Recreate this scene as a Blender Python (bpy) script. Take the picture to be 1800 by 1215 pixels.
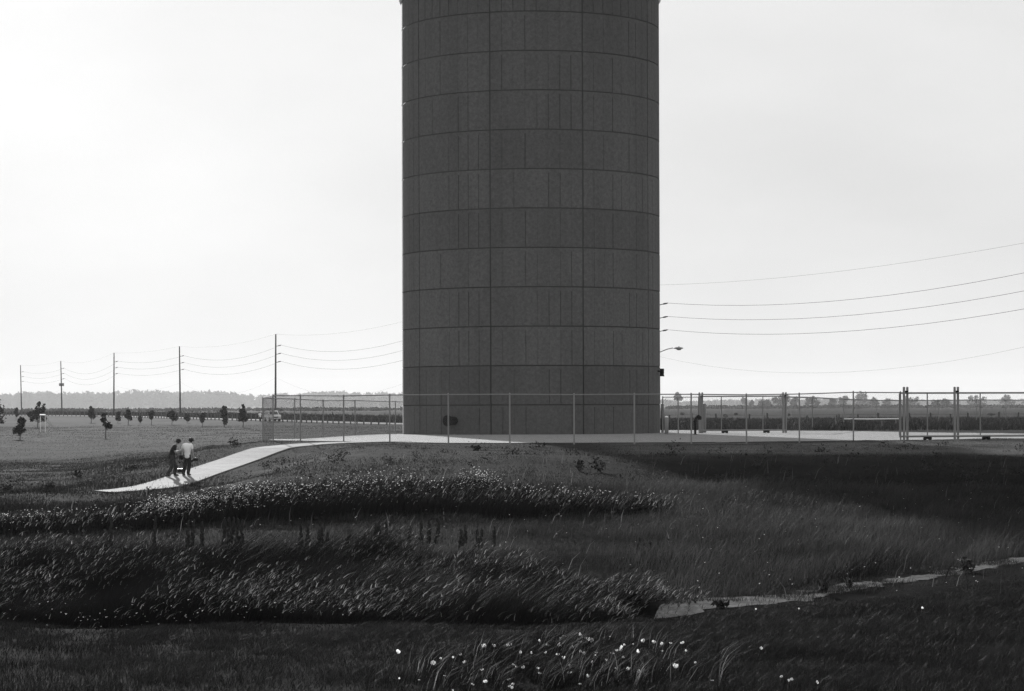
import bpy, bmesh, math, random
import numpy as np
from mathutils import Vector, Matrix

for o in list(bpy.data.objects): bpy.data.objects.remove(o)
scene = bpy.context.scene
COL = scene.collection
RNG = np.random.default_rng(7)
random.seed(7)
R = math.radians

# ------------------------------------------------------------------ camera
EYE = 1.83            # eye height above the tower pad (pad is z = 0)
F = 4200.0            # focal length in photo pixels (1800 wide)
HOR = 715.0           # horizon row of the photo
cam_d = bpy.data.cameras.new('camera'); cam = bpy.data.objects.new('camera', cam_d); COL.objects.link(cam)
cam.location = (0, 0, EYE); cam.rotation_euler = (R(90), R(0.2), 0)
cam_d.sensor_width = 36; cam_d.lens = F / 1800 * 36
cam_d.shift_y = (HOR - 607.5) / 1800
cam_d.clip_start = 0.5; cam_d.clip_end = 20000
scene.camera = cam

# ------------------------------------------------------------------ light
SUN_EL = 13.0
SUN_DX = -0.19                       # sun stands behind the tower, a little left
saz = math.atan2(SUN_DX, 1.0)         # from +Y towards +X
w = bpy.data.worlds.new('World'); scene.world = w; w.use_nodes = True
nt = w.node_tree; nt.nodes.clear()
sky = nt.nodes.new('ShaderNodeTexSky'); sky.sky_type = 'NISHITA'; sky.sun_disc = False
sky.sun_elevation = R(SUN_EL); sky.sun_rotation = saz
sky.air_density = 1.0; sky.dust_density = 1.5; sky.ozone_density = 1.0; sky.altitude = 20
bw = nt.nodes.new('ShaderNodeRGBToBW')
bg = nt.nodes.new('ShaderNodeBackground'); bg.inputs['Strength'].default_value = 0.05
wo = nt.nodes.new('ShaderNodeOutputWorld')
# thin even veil of high cloud over the clear sky, faintly mottled
nt.links.new(sky.outputs[0], bw.inputs[0])
tcw = nt.nodes.new('ShaderNodeTexCoord'); nz = nt.nodes.new('ShaderNodeTexNoise'); nz.inputs['Scale'].default_value = 2.2; nz.inputs['Detail'].default_value = 5
mpw = nt.nodes.new('ShaderNodeMapping'); mpw.inputs['Scale'].default_value = (1, 1, 2.5); nt.links.new(tcw.outputs['Generated'], mpw.inputs[0]); nt.links.new(mpw.outputs[0], nz.inputs['Vector'])
veil = nt.nodes.new('ShaderNodeMapRange'); veil.inputs[1].default_value = .3; veil.inputs[2].default_value = .7; veil.inputs[3].default_value = 6.5; veil.inputs[4].default_value = 9.4
nt.links.new(nz.outputs['Fac'], veil.inputs[0])
mad = nt.nodes.new('ShaderNodeMath'); mad.operation = 'MULTIPLY_ADD'; mad.inputs[1].default_value = 0.045
nt.links.new(bw.outputs[0], mad.inputs[0]); nt.links.new(veil.outputs[0], mad.inputs[2]); nt.links.new(mad.outputs[0], bg.inputs[0]); nt.links.new(bg.outputs[0], wo.inputs[0])
sun_d = bpy.data.lights.new('sun', 'SUN'); sun = bpy.data.objects.new('sun', sun_d); COL.objects.link(sun)
sun_d.energy = 5.0; sun_d.angle = R(1.0); sun_d.color = (1, 1, 1)
sdir = Vector((math.sin(saz) * math.cos(R(SUN_EL)), math.cos(saz) * math.cos(R(SUN_EL)), math.sin(R(SUN_EL))))
sun.rotation_euler = sdir.to_track_quat('Z', 'Y').to_euler()
sun.location = (-20, 60, 60)
vs = scene.view_settings
vs.view_transform = 'Standard'; vs.look = 'None'; vs.gamma = 1.0; vs.use_curve_mapping = False
vs.exposure = 0.92
scene.render.engine = 'CYCLES'
cy = scene.cycles
cy.max_bounces = 6; cy.diffuse_bounces = 3; cy.glossy_bounces = 2; cy.transmission_bounces = 3
cy.transparent_max_bounces = 8; cy.volume_bounces = 0
cy.use_denoising = True; cy.denoiser = 'OPENIMAGEDENOISE'; cy.denoising_prefilter = 'NONE'; cy.denoising_input_passes = 'RGB_ALBEDO_NORMAL'

# ------------------------------------------------------------------ helpers
def link(o, parent=None):
    COL.objects.link(o)
    if parent is not None: o.parent = parent
    return o
def tag(o, label=None, cat=None, group=None, kind=None):
    if label: o['label'] = label
    if cat: o['category'] = cat
    if group: o['group'] = group
    if kind: o['kind'] = kind
    return o
def empty(name, loc=(0, 0, 0), rz=0.0):
    o = bpy.data.objects.new(name, None); o.empty_display_size = 0.2
    COL.objects.link(o); o.location = loc; o.rotation_euler = (0, 0, rz); return o
def mesh_obj(name, verts, faces, m, parent=None, smooth=False):
    me = bpy.data.meshes.new(name); me.from_pydata([tuple(v) for v in verts], [], faces); me.update()
    if m: me.materials.append(m)
    if smooth: me.polygons.foreach_set('use_smooth', [True] * len(me.polygons))
    return link(bpy.data.objects.new(name, me), parent)
def np_mesh(name, V, Fc, n, m, tone=None, parent=None, smooth=False):
    """V (k,3) vertices, Fc flat loop indices, n verts per face (int)."""
    me = bpy.data.meshes.new(name)
    V = np.ascontiguousarray(V, dtype=np.float32); Fc = np.ascontiguousarray(Fc, dtype=np.int32).ravel()
    nf = len(Fc) // n
    me.vertices.add(len(V)); me.vertices.foreach_set('co', V.ravel())
    me.loops.add(len(Fc)); me.loops.foreach_set('vertex_index', Fc)
    me.polygons.add(nf)
    me.polygons.foreach_set('loop_start', np.arange(0, nf * n, n, dtype=np.int32))
    me.polygons.foreach_set('use_smooth', np.full(nf, bool(smooth), dtype=bool))
    me.update(calc_edges=True)
    if tone is not None:
        a = me.attributes.new('tone', 'FLOAT', 'POINT'); a.data.foreach_set('value', np.ascontiguousarray(tone, dtype=np.float32))
    if m: me.materials.append(m)
    return link(bpy.data.objects.new(name, me), parent)
class MB:
    """collects simple shapes into one mesh"""
    def __init__(s): s.v = []; s.f = []
    def add(s, v, f):
        b = len(s.v); s.v += [tuple(p) for p in v]; s.f += [tuple(i + b for i in q) for q in f]; return s
    def box(s, c, size, rz=0.0, bev=0.0):
        cx, cy_, cz = c; a, b, h = size[0] / 2, size[1] / 2, size[2] / 2
        ca, sa = math.cos(rz), math.sin(rz); P = []
        for z in (-h, h):
            for x, y in ((-a, -b), (a, -b), (a, b), (-a, b)):
                P.append((cx + x * ca - y * sa, cy_ + x * sa + y * ca, cz + z))
        return s.add(P, [(0, 3, 2, 1), (4, 5, 6, 7), (0, 1, 5, 4), (1, 2, 6, 5), (2, 3, 7, 6), (3, 0, 4, 7)])
    def tube(s, pts, rad, n=8, caps=True):
        pts = [Vector(p) for p in pts]
        if not isinstance(rad, (list, tuple)): rad = [rad] * len(pts)
        rings = []; prev = None
        for i, p in enumerate(pts):
            t = (pts[min(i + 1, len(pts) - 1)] - pts[max(i - 1, 0)])
            if t.length < 1e-9: t = Vector((0, 0, 1))
            t.normalize()
            ref = prev if prev is not None else (Vector((1, 0, 0)) if abs(t.x) < .9 else Vector((0, 1, 0)))
            u = (ref - t * ref.dot(t)).normalized(); v = t.cross(u); prev = u
            rings.append([p + (u * math.cos(2 * math.pi * k / n) + v * math.sin(2 * math.pi * k / n)) * rad[i] for k in range(n)])
        V = [q for r in rings for q in r]; Fs = []
        for i in range(len(rings) - 1):
            for k in range(n):
                k2 = (k + 1) % n; Fs.append((i * n + k, i * n + k2, (i + 1) * n + k2, (i + 1) * n + k))
        if caps:
            Fs.append(tuple(range(n - 1, -1, -1))); b = (len(rings) - 1) * n; Fs.append(tuple(b + k for k in range(n)))
        return s.add(V, Fs)
    def lathe(s, prof, n=24, c=(0, 0, 0)):
        V = []; Fs = []
        for r, z in prof:
            for k in range(n):
                a = 2 * math.pi * k / n; V.append((c[0] + r * math.cos(a), c[1] + r * math.sin(a), c[2] + z))
        for i in range(len(prof) - 1):
            for k in range(n):
                k2 = (k + 1) % n; Fs.append((i * n + k, i * n + k2, (i + 1) * n + k2, (i + 1) * n + k))
        Fs.append(tuple(range(n - 1, -1, -1))); b = (len(prof) - 1) * n; Fs.append(tuple(b + k for k in range(n)))
        return s.add(V, Fs)
    def ball(s, c, r, n=10, m=6):
        if not isinstance(r, (tuple, list)): r = (r, r, r)
        prof = [(max(1e-3, math.sin(math.pi * i / m)), -math.cos(math.pi * i / m)) for i in range(m + 1)]
        V = []; Fs = []
        for q, z in prof:
            for k in range(n):
                a = 2 * math.pi * k / n; V.append((c[0] + r[0] * q * math.cos(a), c[1] + r[1] * q * math.sin(a), c[2] + r[2] * z))
        for i in range(m):
            for k in range(n):
                k2 = (k + 1) % n; Fs.append((i * n + k, i * n + k2, (i + 1) * n + k2, (i + 1) * n + k))
        return s.add(V, Fs)
    def build(s, name, m, parent=None, smooth=False):
        return mesh_obj(name, s.v, s.f, m, parent, smooth)
def copy_tree(o, parent=None):
    c = o.copy(); COL.objects.link(c); c.parent = parent
    for ch in list(o.children): copy_tree(ch, c)
    return c

# ------------------------------------------------------------------ materials (all grey: the photograph is black and white)
def g(v): return (v, v, v, 1)
def material(name, col, rough=0.85, var=0.15, scale=4.0, bump=0.0, bscale=30.0, spec=0.3, metal=0.0, attr=None, trans=0.0,
             rand=0.0, streak=False, coord='Object', detail=6.0, fine=0.0, fscale=12.0):
    m = bpy.data.materials.new(name); m.use_nodes = True; n = m.node_tree; N = n.nodes; L = n.links
    b = N['Principled BSDF']; b.inputs['Roughness'].default_value = rough; b.inputs['Metallic'].default_value = metal
    b.inputs['Specular IOR Level'].default_value = spec
    tc = N.new('ShaderNodeTexCoord')
    noi = N.new('ShaderNodeTexNoise'); noi.inputs['Scale'].default_value = scale; noi.inputs['Detail'].default_value = detail
    noi.inputs['Roughness'].default_value = 0.65
    if coord == 'World':
        ge = N.new('ShaderNodeNewGeometry'); src = ge.outputs['Position']
    else: src = tc.outputs[coord]
    mp = N.new('ShaderNodeMapping'); L.new(src, mp.inputs[0]); L.new(mp.outputs[0], noi.inputs['Vector'])
    if streak: mp.inputs['Scale'].default_value = (1, 1, 0.12)
    mr = N.new('ShaderNodeMapRange'); L.new(noi.outputs['Fac'], mr.inputs[0])
    mr.inputs[1].default_value = 0.25; mr.inputs[2].default_value = 0.75
    mr.inputs[3].default_value = 1 - var; mr.inputs[4].default_value = 1 + var
    cur = mr.outputs[0]
    def mul(a, bb):
        k = N.new('ShaderNodeMath'); k.operation = 'MULTIPLY'
        L.new(a, k.inputs[0])
        if isinstance(bb, (int, float)): k.inputs[1].default_value = bb
        else: L.new(bb, k.inputs[1])
        return k.outputs[0]
    if attr:
        at_ = N.new('ShaderNodeAttribute'); at_.attribute_name = attr; cur = mul(cur, at_.outputs['Fac'])
        if col != 1.0: cur = mul(cur, col)
    else: cur = mul(cur, col)
    if rand:
        oi = N.new('ShaderNodeObjectInfo')
    if rand == 'color': cur = mul(cur, oi.outputs['Color'])
    elif rand:
        r2 = N.new('ShaderNodeMapRange'); L.new(oi.outputs['Random'], r2.inputs[0])
        r2.inputs[3].default_value = 1 - rand; r2.inputs[4].default_value = 1 + rand; cur = mul(cur, r2.outputs[0])
    if fine:
        n3 = N.new('ShaderNodeTexNoise'); n3.inputs['Scale'].default_value = fscale; n3.inputs['Detail'].default_value = 4; n3.inputs['Roughness'].default_value = .8
        L.new(src, n3.inputs['Vector']); r3 = N.new('ShaderNodeMapRange'); L.new(n3.outputs['Fac'], r3.inputs[0]); r3.inputs[1].default_value = .3; r3.inputs[2].default_value = .7
        r3.inputs[3].default_value = 1 - fine; r3.inputs[4].default_value = 1 + fine; cur = mul(cur, r3.outputs[0])
    L.new(cur, b.inputs['Base Color'])
    if bump:
        n2 = N.new('ShaderNodeTexNoise'); n2.inputs['Scale'].default_value = bscale; n2.inputs['Detail'].default_value = 8
        L.new(src, n2.inputs['Vector'])
        bp = N.new('ShaderNodeBump'); bp.inputs['Strength'].default_value = bump; bp.inputs['Distance'].default_value = 0.05
        L.new(n2.outputs['Fac'], bp.inputs['Height']); L.new(bp.outputs[0], b.inputs['Normal'])
    if trans:
        t = N.new('ShaderNodeBsdfTranslucent'); L.new(cur, t.inputs['Color'])
        mx = N.new('ShaderNodeMixShader'); mx.inputs[0].default_value = trans
        L.new(b.outputs[0], mx.inputs[1]); L.new(t.outputs[0], mx.inputs[2]); L.new(mx.outputs[0], N['Material Output'].inputs['Surface'])
    return m
M = {}
M['ground'] = material('ground_turf', 0.26, 0.95, 0.35, 0.6, bump=0.6, bscale=6.0, spec=0.001, attr='tone', coord='Object', detail=10, fine=.3, fscale=9)
M['blade'] = material('grass_blade', 0.26, 0.7, 0.15, 0.4, spec=0.02, attr='tone', trans=0.4)
M['petal'] = material('white_petal', 0.66, 0.6, 0.05, 20, spec=0.2, trans=0.6)
M['leaf'] = material('tree_leaf', 0.6, 0.8, 0.15, 1.5, spec=0.04, attr='tone', trans=0.25)
M['bark'] = material('bark', 0.09, 0.9, 0.3, 12, bump=0.5, bscale=40)
M['concrete'] = material('tower_concrete', 0.076, 0.9, 0.2, 0.5, bump=0.25, bscale=5.0, spec=0.3, rand='color', streak=True, coord='World', fine=.32, fscale=5.0)
M['concrete_core'] = material('tower_joint_concrete', 0.045, 0.9, 0.2, 1.0)
M['gravel'] = material('gravel', 0.23, 0.95, 0.30, 1.2, bump=0.8, bscale=18, spec=0.03, detail=10, fine=.35, fscale=5)
M['path'] = material('path_concrete', 0.175, 0.9, 0.25, 1.0, bump=0.2, bscale=20, spec=0.015, fine=.2, fscale=6)
M['road'] = material('road_surface', 0.34, 0.9, 0.08, 0.2, spec=0.0)
M['dirt'] = material('bare_dirt', 0.115, 0.95, 0.5, 2.5, bump=0.8, bscale=12, spec=0.0, fine=.5, fscale=14)
M['galv'] = material('galvanised_steel', 0.22, 0.6, 0.1, 6, spec=0.25, metal=0.1)
M['wire'] = material('chain_link_wire', 0.12, 0.9, 0.05, 3, spec=0.0)
M['darkpipe'] = material('dark_painted_iron', 0.005, 0.8, 0.1, 5, spec=0.05)
M['wood'] = material('pole_wood', 0.05, 0.9, 0.25, 8, bump=0.3)
M['cable'] = material('power_cable', 0.03, 1.0, 0.02, 1, spec=0.0)
M['insul'] = material('insulator', 0.04, 0.8, 0.02, 1, spec=0.05)
M['white'] = material('white_paint', 0.78, 0.5, 0.04, 3)
M['skin'] = material('skin', 0.30, 0.6, 0.05, 5)
M['black_cloth'] = material('black_cloth', 0.012, 0.9, 0.2, 9)
M['camo'] = material('patterned_dark_cloth', 0.03, 0.9, 0.8, 14, detail=1)
M['white_cloth'] = material('white_cloth', 0.85, 0.9, 0.05, 6)
M['hair'] = material('dark_hair', 0.012, 0.6, 0.1, 20)
M['shoe'] = material('dark_shoe', 0.02, 0.6, 0.1, 9)
M['carpaint'] = material('pale_car_paint', 0.6, 0.25, 0.02, 2, spec=0.5)
M['glass'] = material('car_glass', 0.02, 0.08, 0.02, 2, spec=0.6)
M['rubber'] = material('rubber', 0.015, 0.8, 0.05, 4)
M['lamp'] = material('lamp_metal', 0.25, 0.4, 0.05, 4)
M['stain'] = material('damp_stain', 0.05, 0.9, 0.1, 4)

# ------------------------------------------------------------------ terrain height
DR = np.array([-80, 0, 20, 28, 34, 38, 42, 46, 50, 54, 58, 64, 70, 78, 90, 103, 112, 118, 135, 154, 200, 260, 330, 450, 600, 1500, 5200, 7600], float)
XC = np.array([-400, 100, 300, 380, 480, 700, 900, 1100, 1300, 1640, 1900, 2300], float)
LT = [-1.4, -1.42, -1.45, -1.5, -1.52, -1.6, -2.15, -2.5, -2.5, -2.3]
far_l = [-.95, -.9, -.8, -.4, 0, 0, 0, 14]
far_c = [-.4, -.7, -.75, -.4, 0, 0, 0, 14]
far_r = [-.05, -.15, -.3, -.2, 0, 0, 0, 14]
T = {
 -400: LT + [-2.1, -1.8, -1.65, -1.6, -1.6, -1.6, -1.52, -1.45, -1.3, -1.15] + far_l,
  100: LT + [-2.1, -1.8, -1.65, -1.6, -1.6, -1.6, -1.52, -1.45, -1.3, -1.15] + far_l,
  300: LT + [-2.0, -1.65, -1.55, -1.48, -1.42, -1.25, -1.05, -.9, -.82, -.86] + far_l,
  380: LT + [-1.9, -1.55, -1.45, -1.3, -1.05, -.75, -.48, -.3, -.3, -.55] + far_l,
  480: LT + [-1.75, -1.45, -1.35, -1.15, -.8, -.38, -.10, 0, 0, -.25] + far_l,
  700: LT[:9] + [-2.1, -1.65, -1.35, -1.28, -1.0, -.6, -.22, -.05, 0, 0, 0] + far_c,
  900: LT[:9] + [-2.0, -1.65, -1.38, -1.28, -1.0, -.62, -.24, -.05, 0, 0, 0] + far_c,
 1100: LT[:6] + [-2.1, -2.55, -2.4, -2.05, -1.7, -1.45, -1.28, -1.05, -.72, -.3, -.07, 0, 0, 0] + far_r,
 1300: [-1.4, -1.42, -1.45, -1.47, -1.5, -1.58, -1.69, -2.5, -2.25, -1.95, -1.72, -1.45, -1.28, -1.08, -.78, -.3, -.07, 0, 0, 0] + far_r,
 1640: [-1.4, -1.42, -1.45, -1.46, -1.48, -1.52, -1.56, -1.62, -1.69, -2.15, -1.85, -1.6, -1.42, -1.2, -.85, -.32, -.08, 0, 0, 0] + far_r,
 1900: [-1.4, -1.42, -1.45, -1.46, -1.48, -1.5, -1.53, -1.57, -1.63, -1.72, -2.1, -1.7, -1.5, -1.25, -.85, -.3, -.06, 0, 0, 0] + far_r,
 2300: [-1.4, -1.42, -1.45, -1.46, -1.48, -1.5, -1.53, -1.57, -1.6, -1.66, -1.72, -2.0, -1.6, -1.3, -.85, -.3, -.06, 0, 0, 0] + far_r,
}
TAB = np.array([T[int(c)] for c in XC])           # (cols, rows)
def _lattice(X, Y, cell, seed):
    xi = np.floor(X / cell); yi = np.floor(Y / cell); fx = X / cell - xi; fy = Y / cell - yi
    fx = fx * fx * (3 - 2 * fx); fy = fy * fy * (3 - 2 * fy)
    def h(a, b):
        n = np.sin(a * 127.1 + b * 311.7 + seed * 74.7) * 43758.5453
        return n - np.floor(n)
    return (h(xi, yi) * (1 - fx) + h(xi + 1, yi) * fx) * (1 - fy) + (h(xi, yi + 1) * (1 - fx) + h(xi + 1, yi + 1) * fx) * fy - .5
def noise2(X, Y, cell, seed=0, octv=3):
    s = 0; a = 1.0
    for k in range(octv):
        s = s + a * _lattice(X + 17.3 * k, Y - 9.1 * k, cell / 2 ** k, seed + k); a *= .5
    return s
def smoothstep(a, b, x):
    t = np.clip((x - a) / (b - a), 0, 1); return t * t * (3 - 2 * t)
def H0(X, Y):
    X = np.asarray(X, float); Y = np.asarray(Y, float)
    u = np.clip(X / np.maximum(Y, 24.0) * F + 900, XC[0], XC[-1])
    ci = np.clip(np.searchsorted(XC, u, 'right') - 1, 0, len(XC) - 2)
    fx = (u - XC[ci]) / (XC[ci + 1] - XC[ci]); fx = fx * fx * (3 - 2 * fx)
    yy = np.clip(Y, DR[0], DR[-1]); ri = np.clip(np.searchsorted(DR, yy, 'right') - 1, 0, len(DR) - 2)
    # Catmull-Rom-like (monotone enough) along depth
    t = (yy - DR[ri]) / (DR[ri + 1] - DR[ri]); t2 = .5 * t + .5 * t * t * (3 - 2 * t)
    a = TAB[ci, ri] * (1 - t2) + TAB[ci, ri + 1] * t2
    b = TAB[ci + 1, ri] * (1 - t2) + TAB[ci + 1, ri + 1] * t2
    return a * (1 - fx) + b * fx
def at(x, d):                                     # photo column + real distance -> X, Y
    return (x - 900) / F * d, d
PATH_PYZ = [(700, 125.5, 0), (640, 123.5, 0), (560, 121, -.04), (515, 119, -.11), (475, 117, -.21), (425, 112.5, -.6), (371, 106.5, -.93), (340, 103.2, -1.10), (310, 100, -1.26), (272, 96.2, -1.37), (228, 94.2, -1.42), (180, 93.4, -1.47)]
PATH_PX = [(a, b) for a, b, c in PATH_PYZ]
PATH0 = [at(*p) for p in PATH_PX]
def smooth_poly(P, step):
    P = [Vector((p[0], p[1], p[2] if len(p) > 2 else 0)) for p in P]; out = []
    for i in range(len(P) - 1):
        p0 = P[max(i - 1, 0)]; p1 = P[i]; p2 = P[i + 1]; p3 = P[min(i + 2, len(P) - 1)]
        n = max(2, int((p2 - p1).length / step))
        for k in range(n):
            t = k / n
            out.append(.5 * ((2 * p1) + (-p0 + p2) * t + (2 * p0 - 5 * p1 + 4 * p2 - p3) * t * t + (-p0 + 3 * p1 - 3 * p2 + p3) * t ** 3))
    out.append(P[-1]); return [(v.x, v.y, v.z) for v in out] if out and any(abs(v.z) > 0 for v in out) else [(v.x, v.y) for v in out]
_pp = np.array(smooth_poly([(a[0], a[1], b[2]) for a, b in zip(PATH0, PATH_PYZ)], 1.6))
PATH = _pp[:, :2]; PATH_Z = _pp[:, 2]
def dist_poly(X, Y, P):
    best = np.full(np.shape(X), 1e9)
    for i in range(len(P) - 1):
        ax, ay = P[i]; bx, by = P[i + 1]; dx, dy = bx - ax, by - ay
        t = np.clip(((X - ax) * dx + (Y - ay) * dy) / (dx * dx + dy * dy), 0, 1)
        best = np.minimum(best, np.hypot(X - ax - t * dx, Y - ay - t * dy))
    return best
def path_level(X, Y):
    """distance to the footpath and the level of the path there"""
    best = np.full(np.shape(X), 1e9); lev = np.zeros(np.shape(X))
    for i in range(len(PATH) - 1):
        ax, ay = PATH[i]; bx, by = PATH[i + 1]; dx, dy = bx - ax, by - ay
        t = np.clip(((X - ax) * dx + (Y - ay) * dy) / (dx * dx + dy * dy), 0, 1)
        q = np.hypot(X - ax - t * dx, Y - ay - t * dy); k = q < best
        lev = np.where(k, PATH_Z[i] * (1 - t) + PATH_Z[i + 1] * t, lev); best = np.minimum(best, q)
    return best, lev
DIRT_PX = [(1172, 42.5), (1230, 42.4), (1300, 42.9), (1400, 44.2), (1480, 45.8), (1560, 47.8), (1640, 49.8), (1720, 51.8), (1800, 53.6), (1900, 55.4)]
DIRT = np.array([at(*p) for p in DIRT_PX])
def in_pad(X, Y):
    """soft mask of the gravel yard (1 inside)"""
    u = X / np.maximum(Y, 1) * F + 900
    front = np.interp(u, [470, 530, 604, 690, 790, 900, 1300, 1500, 1700, 1850], [131, 128, 125.5, 123, 119, 118, 118.5, 121.5, 126, 129])
    back = np.interp(u, [470, 482, 604, 700, 760, 1200, 1500, 1600, 1800], [132, 140, 163, 178, 182, 182, 170, 160, 150])
    return np.minimum(Y - front, back - Y)
def H(X, Y):
    X = np.asarray(X, float); Y = np.asarray(Y, float)
    u_ = X / np.maximum(Y, 24.0) * F + 900
    wp = smoothstep(28, 36, Y) * smoothstep(92, 70, Y) * smoothstep(1150, 950, u_)
    z = H0(X, Y + wp * (2.6 * noise2(X, Y, 7.0, 23, 2) + .9 * noise2(X, Y, 1.8, 27, 2)))
    pd, pl = path_level(X, Y); k = smoothstep(6.5, 1.7, pd); z = z * (1 - k) + pl * k
    kd = smoothstep(1.7, .5, dist_poly(X, Y, DIRT)); z = z * (1 - kd) - 1.66 * kd
    fl = smoothstep(1.4, 3.0, pd) * smoothstep(.5, -1.5, in_pad(X, Y))
    near = smoothstep(400, 150, Y)
    n = noise2(X, Y, 6.0, 3) * .10 + noise2(X, Y, 1.6, 9) * .05
    return z + n * fl * near
def hz(X, Y): return float(H(np.array([X]), np.array([Y]))[0])
def solve_d(x, y, lo=150.0, hi=900.0):
    """distance at which the ground is seen at photo row y in column x"""
    ds = np.linspace(lo, hi, 1500); X = (x - 900) / F * ds
    rows = HOR + (EYE - H0(X, ds)) * F / ds
    return float(ds[np.argmin(np.abs(rows - y))])

# ------------------------------------------------------------------ ground sheet
rowsY = np.concatenate([np.arange(-70, 24, 4.0), np.arange(24, 60, .22), np.arange(60, 130, .4), np.arange(130, 210, 1.0),
                        np.geomspace(210, 7600, 120)])
s_in = np.linspace(-.16, .16, 300); so = np.geomspace(.165, .7, 30)
S = np.concatenate([-so[::-1], s_in, so])
GX = S[None, :] * (rowsY[:, None] + 85); GY = np.repeat(rowsY[:, None], len(S), 1)
GZ = H(GX, GY)
def ground_tone(X, Y):
    u = X / np.maximum(Y, 24) * F + 900
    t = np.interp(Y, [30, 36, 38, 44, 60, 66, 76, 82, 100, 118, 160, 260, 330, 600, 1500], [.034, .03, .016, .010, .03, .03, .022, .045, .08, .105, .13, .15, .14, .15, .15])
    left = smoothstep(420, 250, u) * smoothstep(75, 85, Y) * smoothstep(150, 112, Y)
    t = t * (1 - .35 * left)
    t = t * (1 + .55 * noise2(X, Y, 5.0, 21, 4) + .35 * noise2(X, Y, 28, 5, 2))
    # dry pale patches on the shoulder of the mound
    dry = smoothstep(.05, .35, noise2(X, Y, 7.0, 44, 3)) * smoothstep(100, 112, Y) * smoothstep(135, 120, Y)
    dark = smoothstep(980, 1160, u + 60 * noise2(X, Y, 6, 70, 2)) * smoothstep(72, 78, Y) * smoothstep(106, 96, Y + 4 * noise2(X, Y, 4, 72, 2))  # lush weeds on the bank, with its shade also darkened into the tone
    t = t * (1 - .5 * dark) * (1 + 1.7 * smoothstep(1000, 1150, u) * smoothstep(101, 106, Y) * smoothstep(122, 116, Y))  # last factor puts fill light into the turf tone within the tower shadow
    return np.clip(t + .06 * dry, .004, .4)
nr, nc = GX.shape
idx = np.arange(nr * nc).reshape(nr, nc)
Fq = np.stack([idx[:-1, :-1], idx[:-1, 1:], idx[1:, 1:], idx[1:, :-1]], -1).reshape(-1, 4)
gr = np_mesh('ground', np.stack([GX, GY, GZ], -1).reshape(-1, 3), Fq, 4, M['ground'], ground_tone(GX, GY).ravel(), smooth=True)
tag(gr, kind='structure')

def drape_grid(name, Xf, Yf, m, lift, keep=None, kind='structure'):
    """sheet draped on the ground from 2-D arrays of X and Y; keep: per-vertex mask"""
    Z = H(Xf, Yf) + lift; r_, c_ = Xf.shape; ii = np.arange(r_ * c_).reshape(r_, c_)
    q = np.stack([ii[:-1, :-1], ii[:-1, 1:], ii[1:, 1:], ii[1:, :-1]], -1).reshape(-1, 4)
    if keep is not None: q = q[keep.ravel()[q].all(1)]
    o = np_mesh(name, np.stack([Xf, Yf, Z], -1).reshape(-1, 3), q, 4, m, smooth=True)
    return tag(o, kind=kind)
# gravel yard
yy = np.arange(117, 184, .35); ss = np.linspace(-.108, .232, 420)
PX = ss[None, :] * yy[:, None]; PY = np.repeat(yy[:, None], len(ss), 1)
drape_grid('gravel_yard', PX, PY, M['gravel'], .035, keep=(in_pad(PX, PY) + 1.1 * noise2(PX, PY, 2.2, 12, 3)) > 0)
# footpath: a concrete slab with a real edge, cut into bays by joints
def strip(name, P, width, m, lift, thick=.0, kind='structure'):
    P = np.array(P); dP = np.gradient(P, axis=0); dP /= np.maximum(np.hypot(dP[:, 0], dP[:, 1])[:, None], 1e-9)
    Nn = np.stack([-dP[:, 1], dP[:, 0]], 1); wd = np.broadcast_to(np.asarray(width, float), (len(P),))[:, None]
    offs = np.array([-1, -.33, .33, 1]) * .5
    X = P[:, 0:1] + Nn[:, 0:1] * offs * wd; Y = P[:, 1:2] + Nn[:, 1:2] * offs * wd
    Z = H(X, Y) + lift
    if thick:
        X = np.concatenate([X[:, :1], X, X[:, -1:]], 1); Y = np.concatenate([Y[:, :1], Y, Y[:, -1:]], 1)
        Z = np.concatenate([Z[:, :1] - thick, Z, Z[:, -1:] - thick], 1)
    r_, c_ = X.shape; ii = np.arange(r_ * c_).reshape(r_, c_)
    q = np.stack([ii[:-1, :-1], ii[1:, :-1], ii[1:, 1:], ii[:-1, 1:]], -1).reshape(-1, 4)
    return tag(np_mesh(name, np.stack([X, Y, Z], -1).reshape(-1, 3), q[:, ::-1], 4, m), kind=kind)
path_pts = smooth_poly(PATH, .35)
strip('footpath', path_pts, 1.9, M['path'], .05, .25)
# road in the far field, and its line of posts
ROAD_PX = [(-60, 726.3), (0, 727), (120, 728.5), (250, 731), (400, 736), (500, 739), (600, 742.5), (700, 745.5), (800, 747.5), (900, 748)]
ROAD = [at(x, solve_d(x, y, 200, 900)) for x, y in ROAD_PX]
road_pts = smooth_poly(ROAD, 4.0)
strip('road', road_pts, 6.5, M['road'], .12, .2)
# bare eroded strip along the near lip of the ditch
dp = smooth_poly([at(*p) for p in DIRT_PX], .3)
dpa = np.array(smooth_poly([at(*p) for p in DIRT_PX], .08)); ddp = np.gradient(dpa, axis=0); ddp /= np.hypot(ddp[:, 0], ddp[:, 1])[:, None]
tt = np.linspace(-2.2, 1.1, 50); BX = dpa[:, 0:1] + ddp[:, 1:2] * -tt; BY = dpa[:, 1:2] + ddp[:, 0:1] * tt
hw = np.interp(np.linspace(0, 1, len(dpa)), [0, .08, .2, .4, .6, .8, 1], [.8, .85, .44, .38, .36, .38, .36])[:, None]
drape_grid('bare_bank', BX, BY, M['dirt'], .012, keep=(hw - np.abs(tt[None, :] + .1 + .45 * np.clip(hw - .4, 0, 1)) + .36 * noise2(BX, BY, .5, 15, 4)) > 0)
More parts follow.
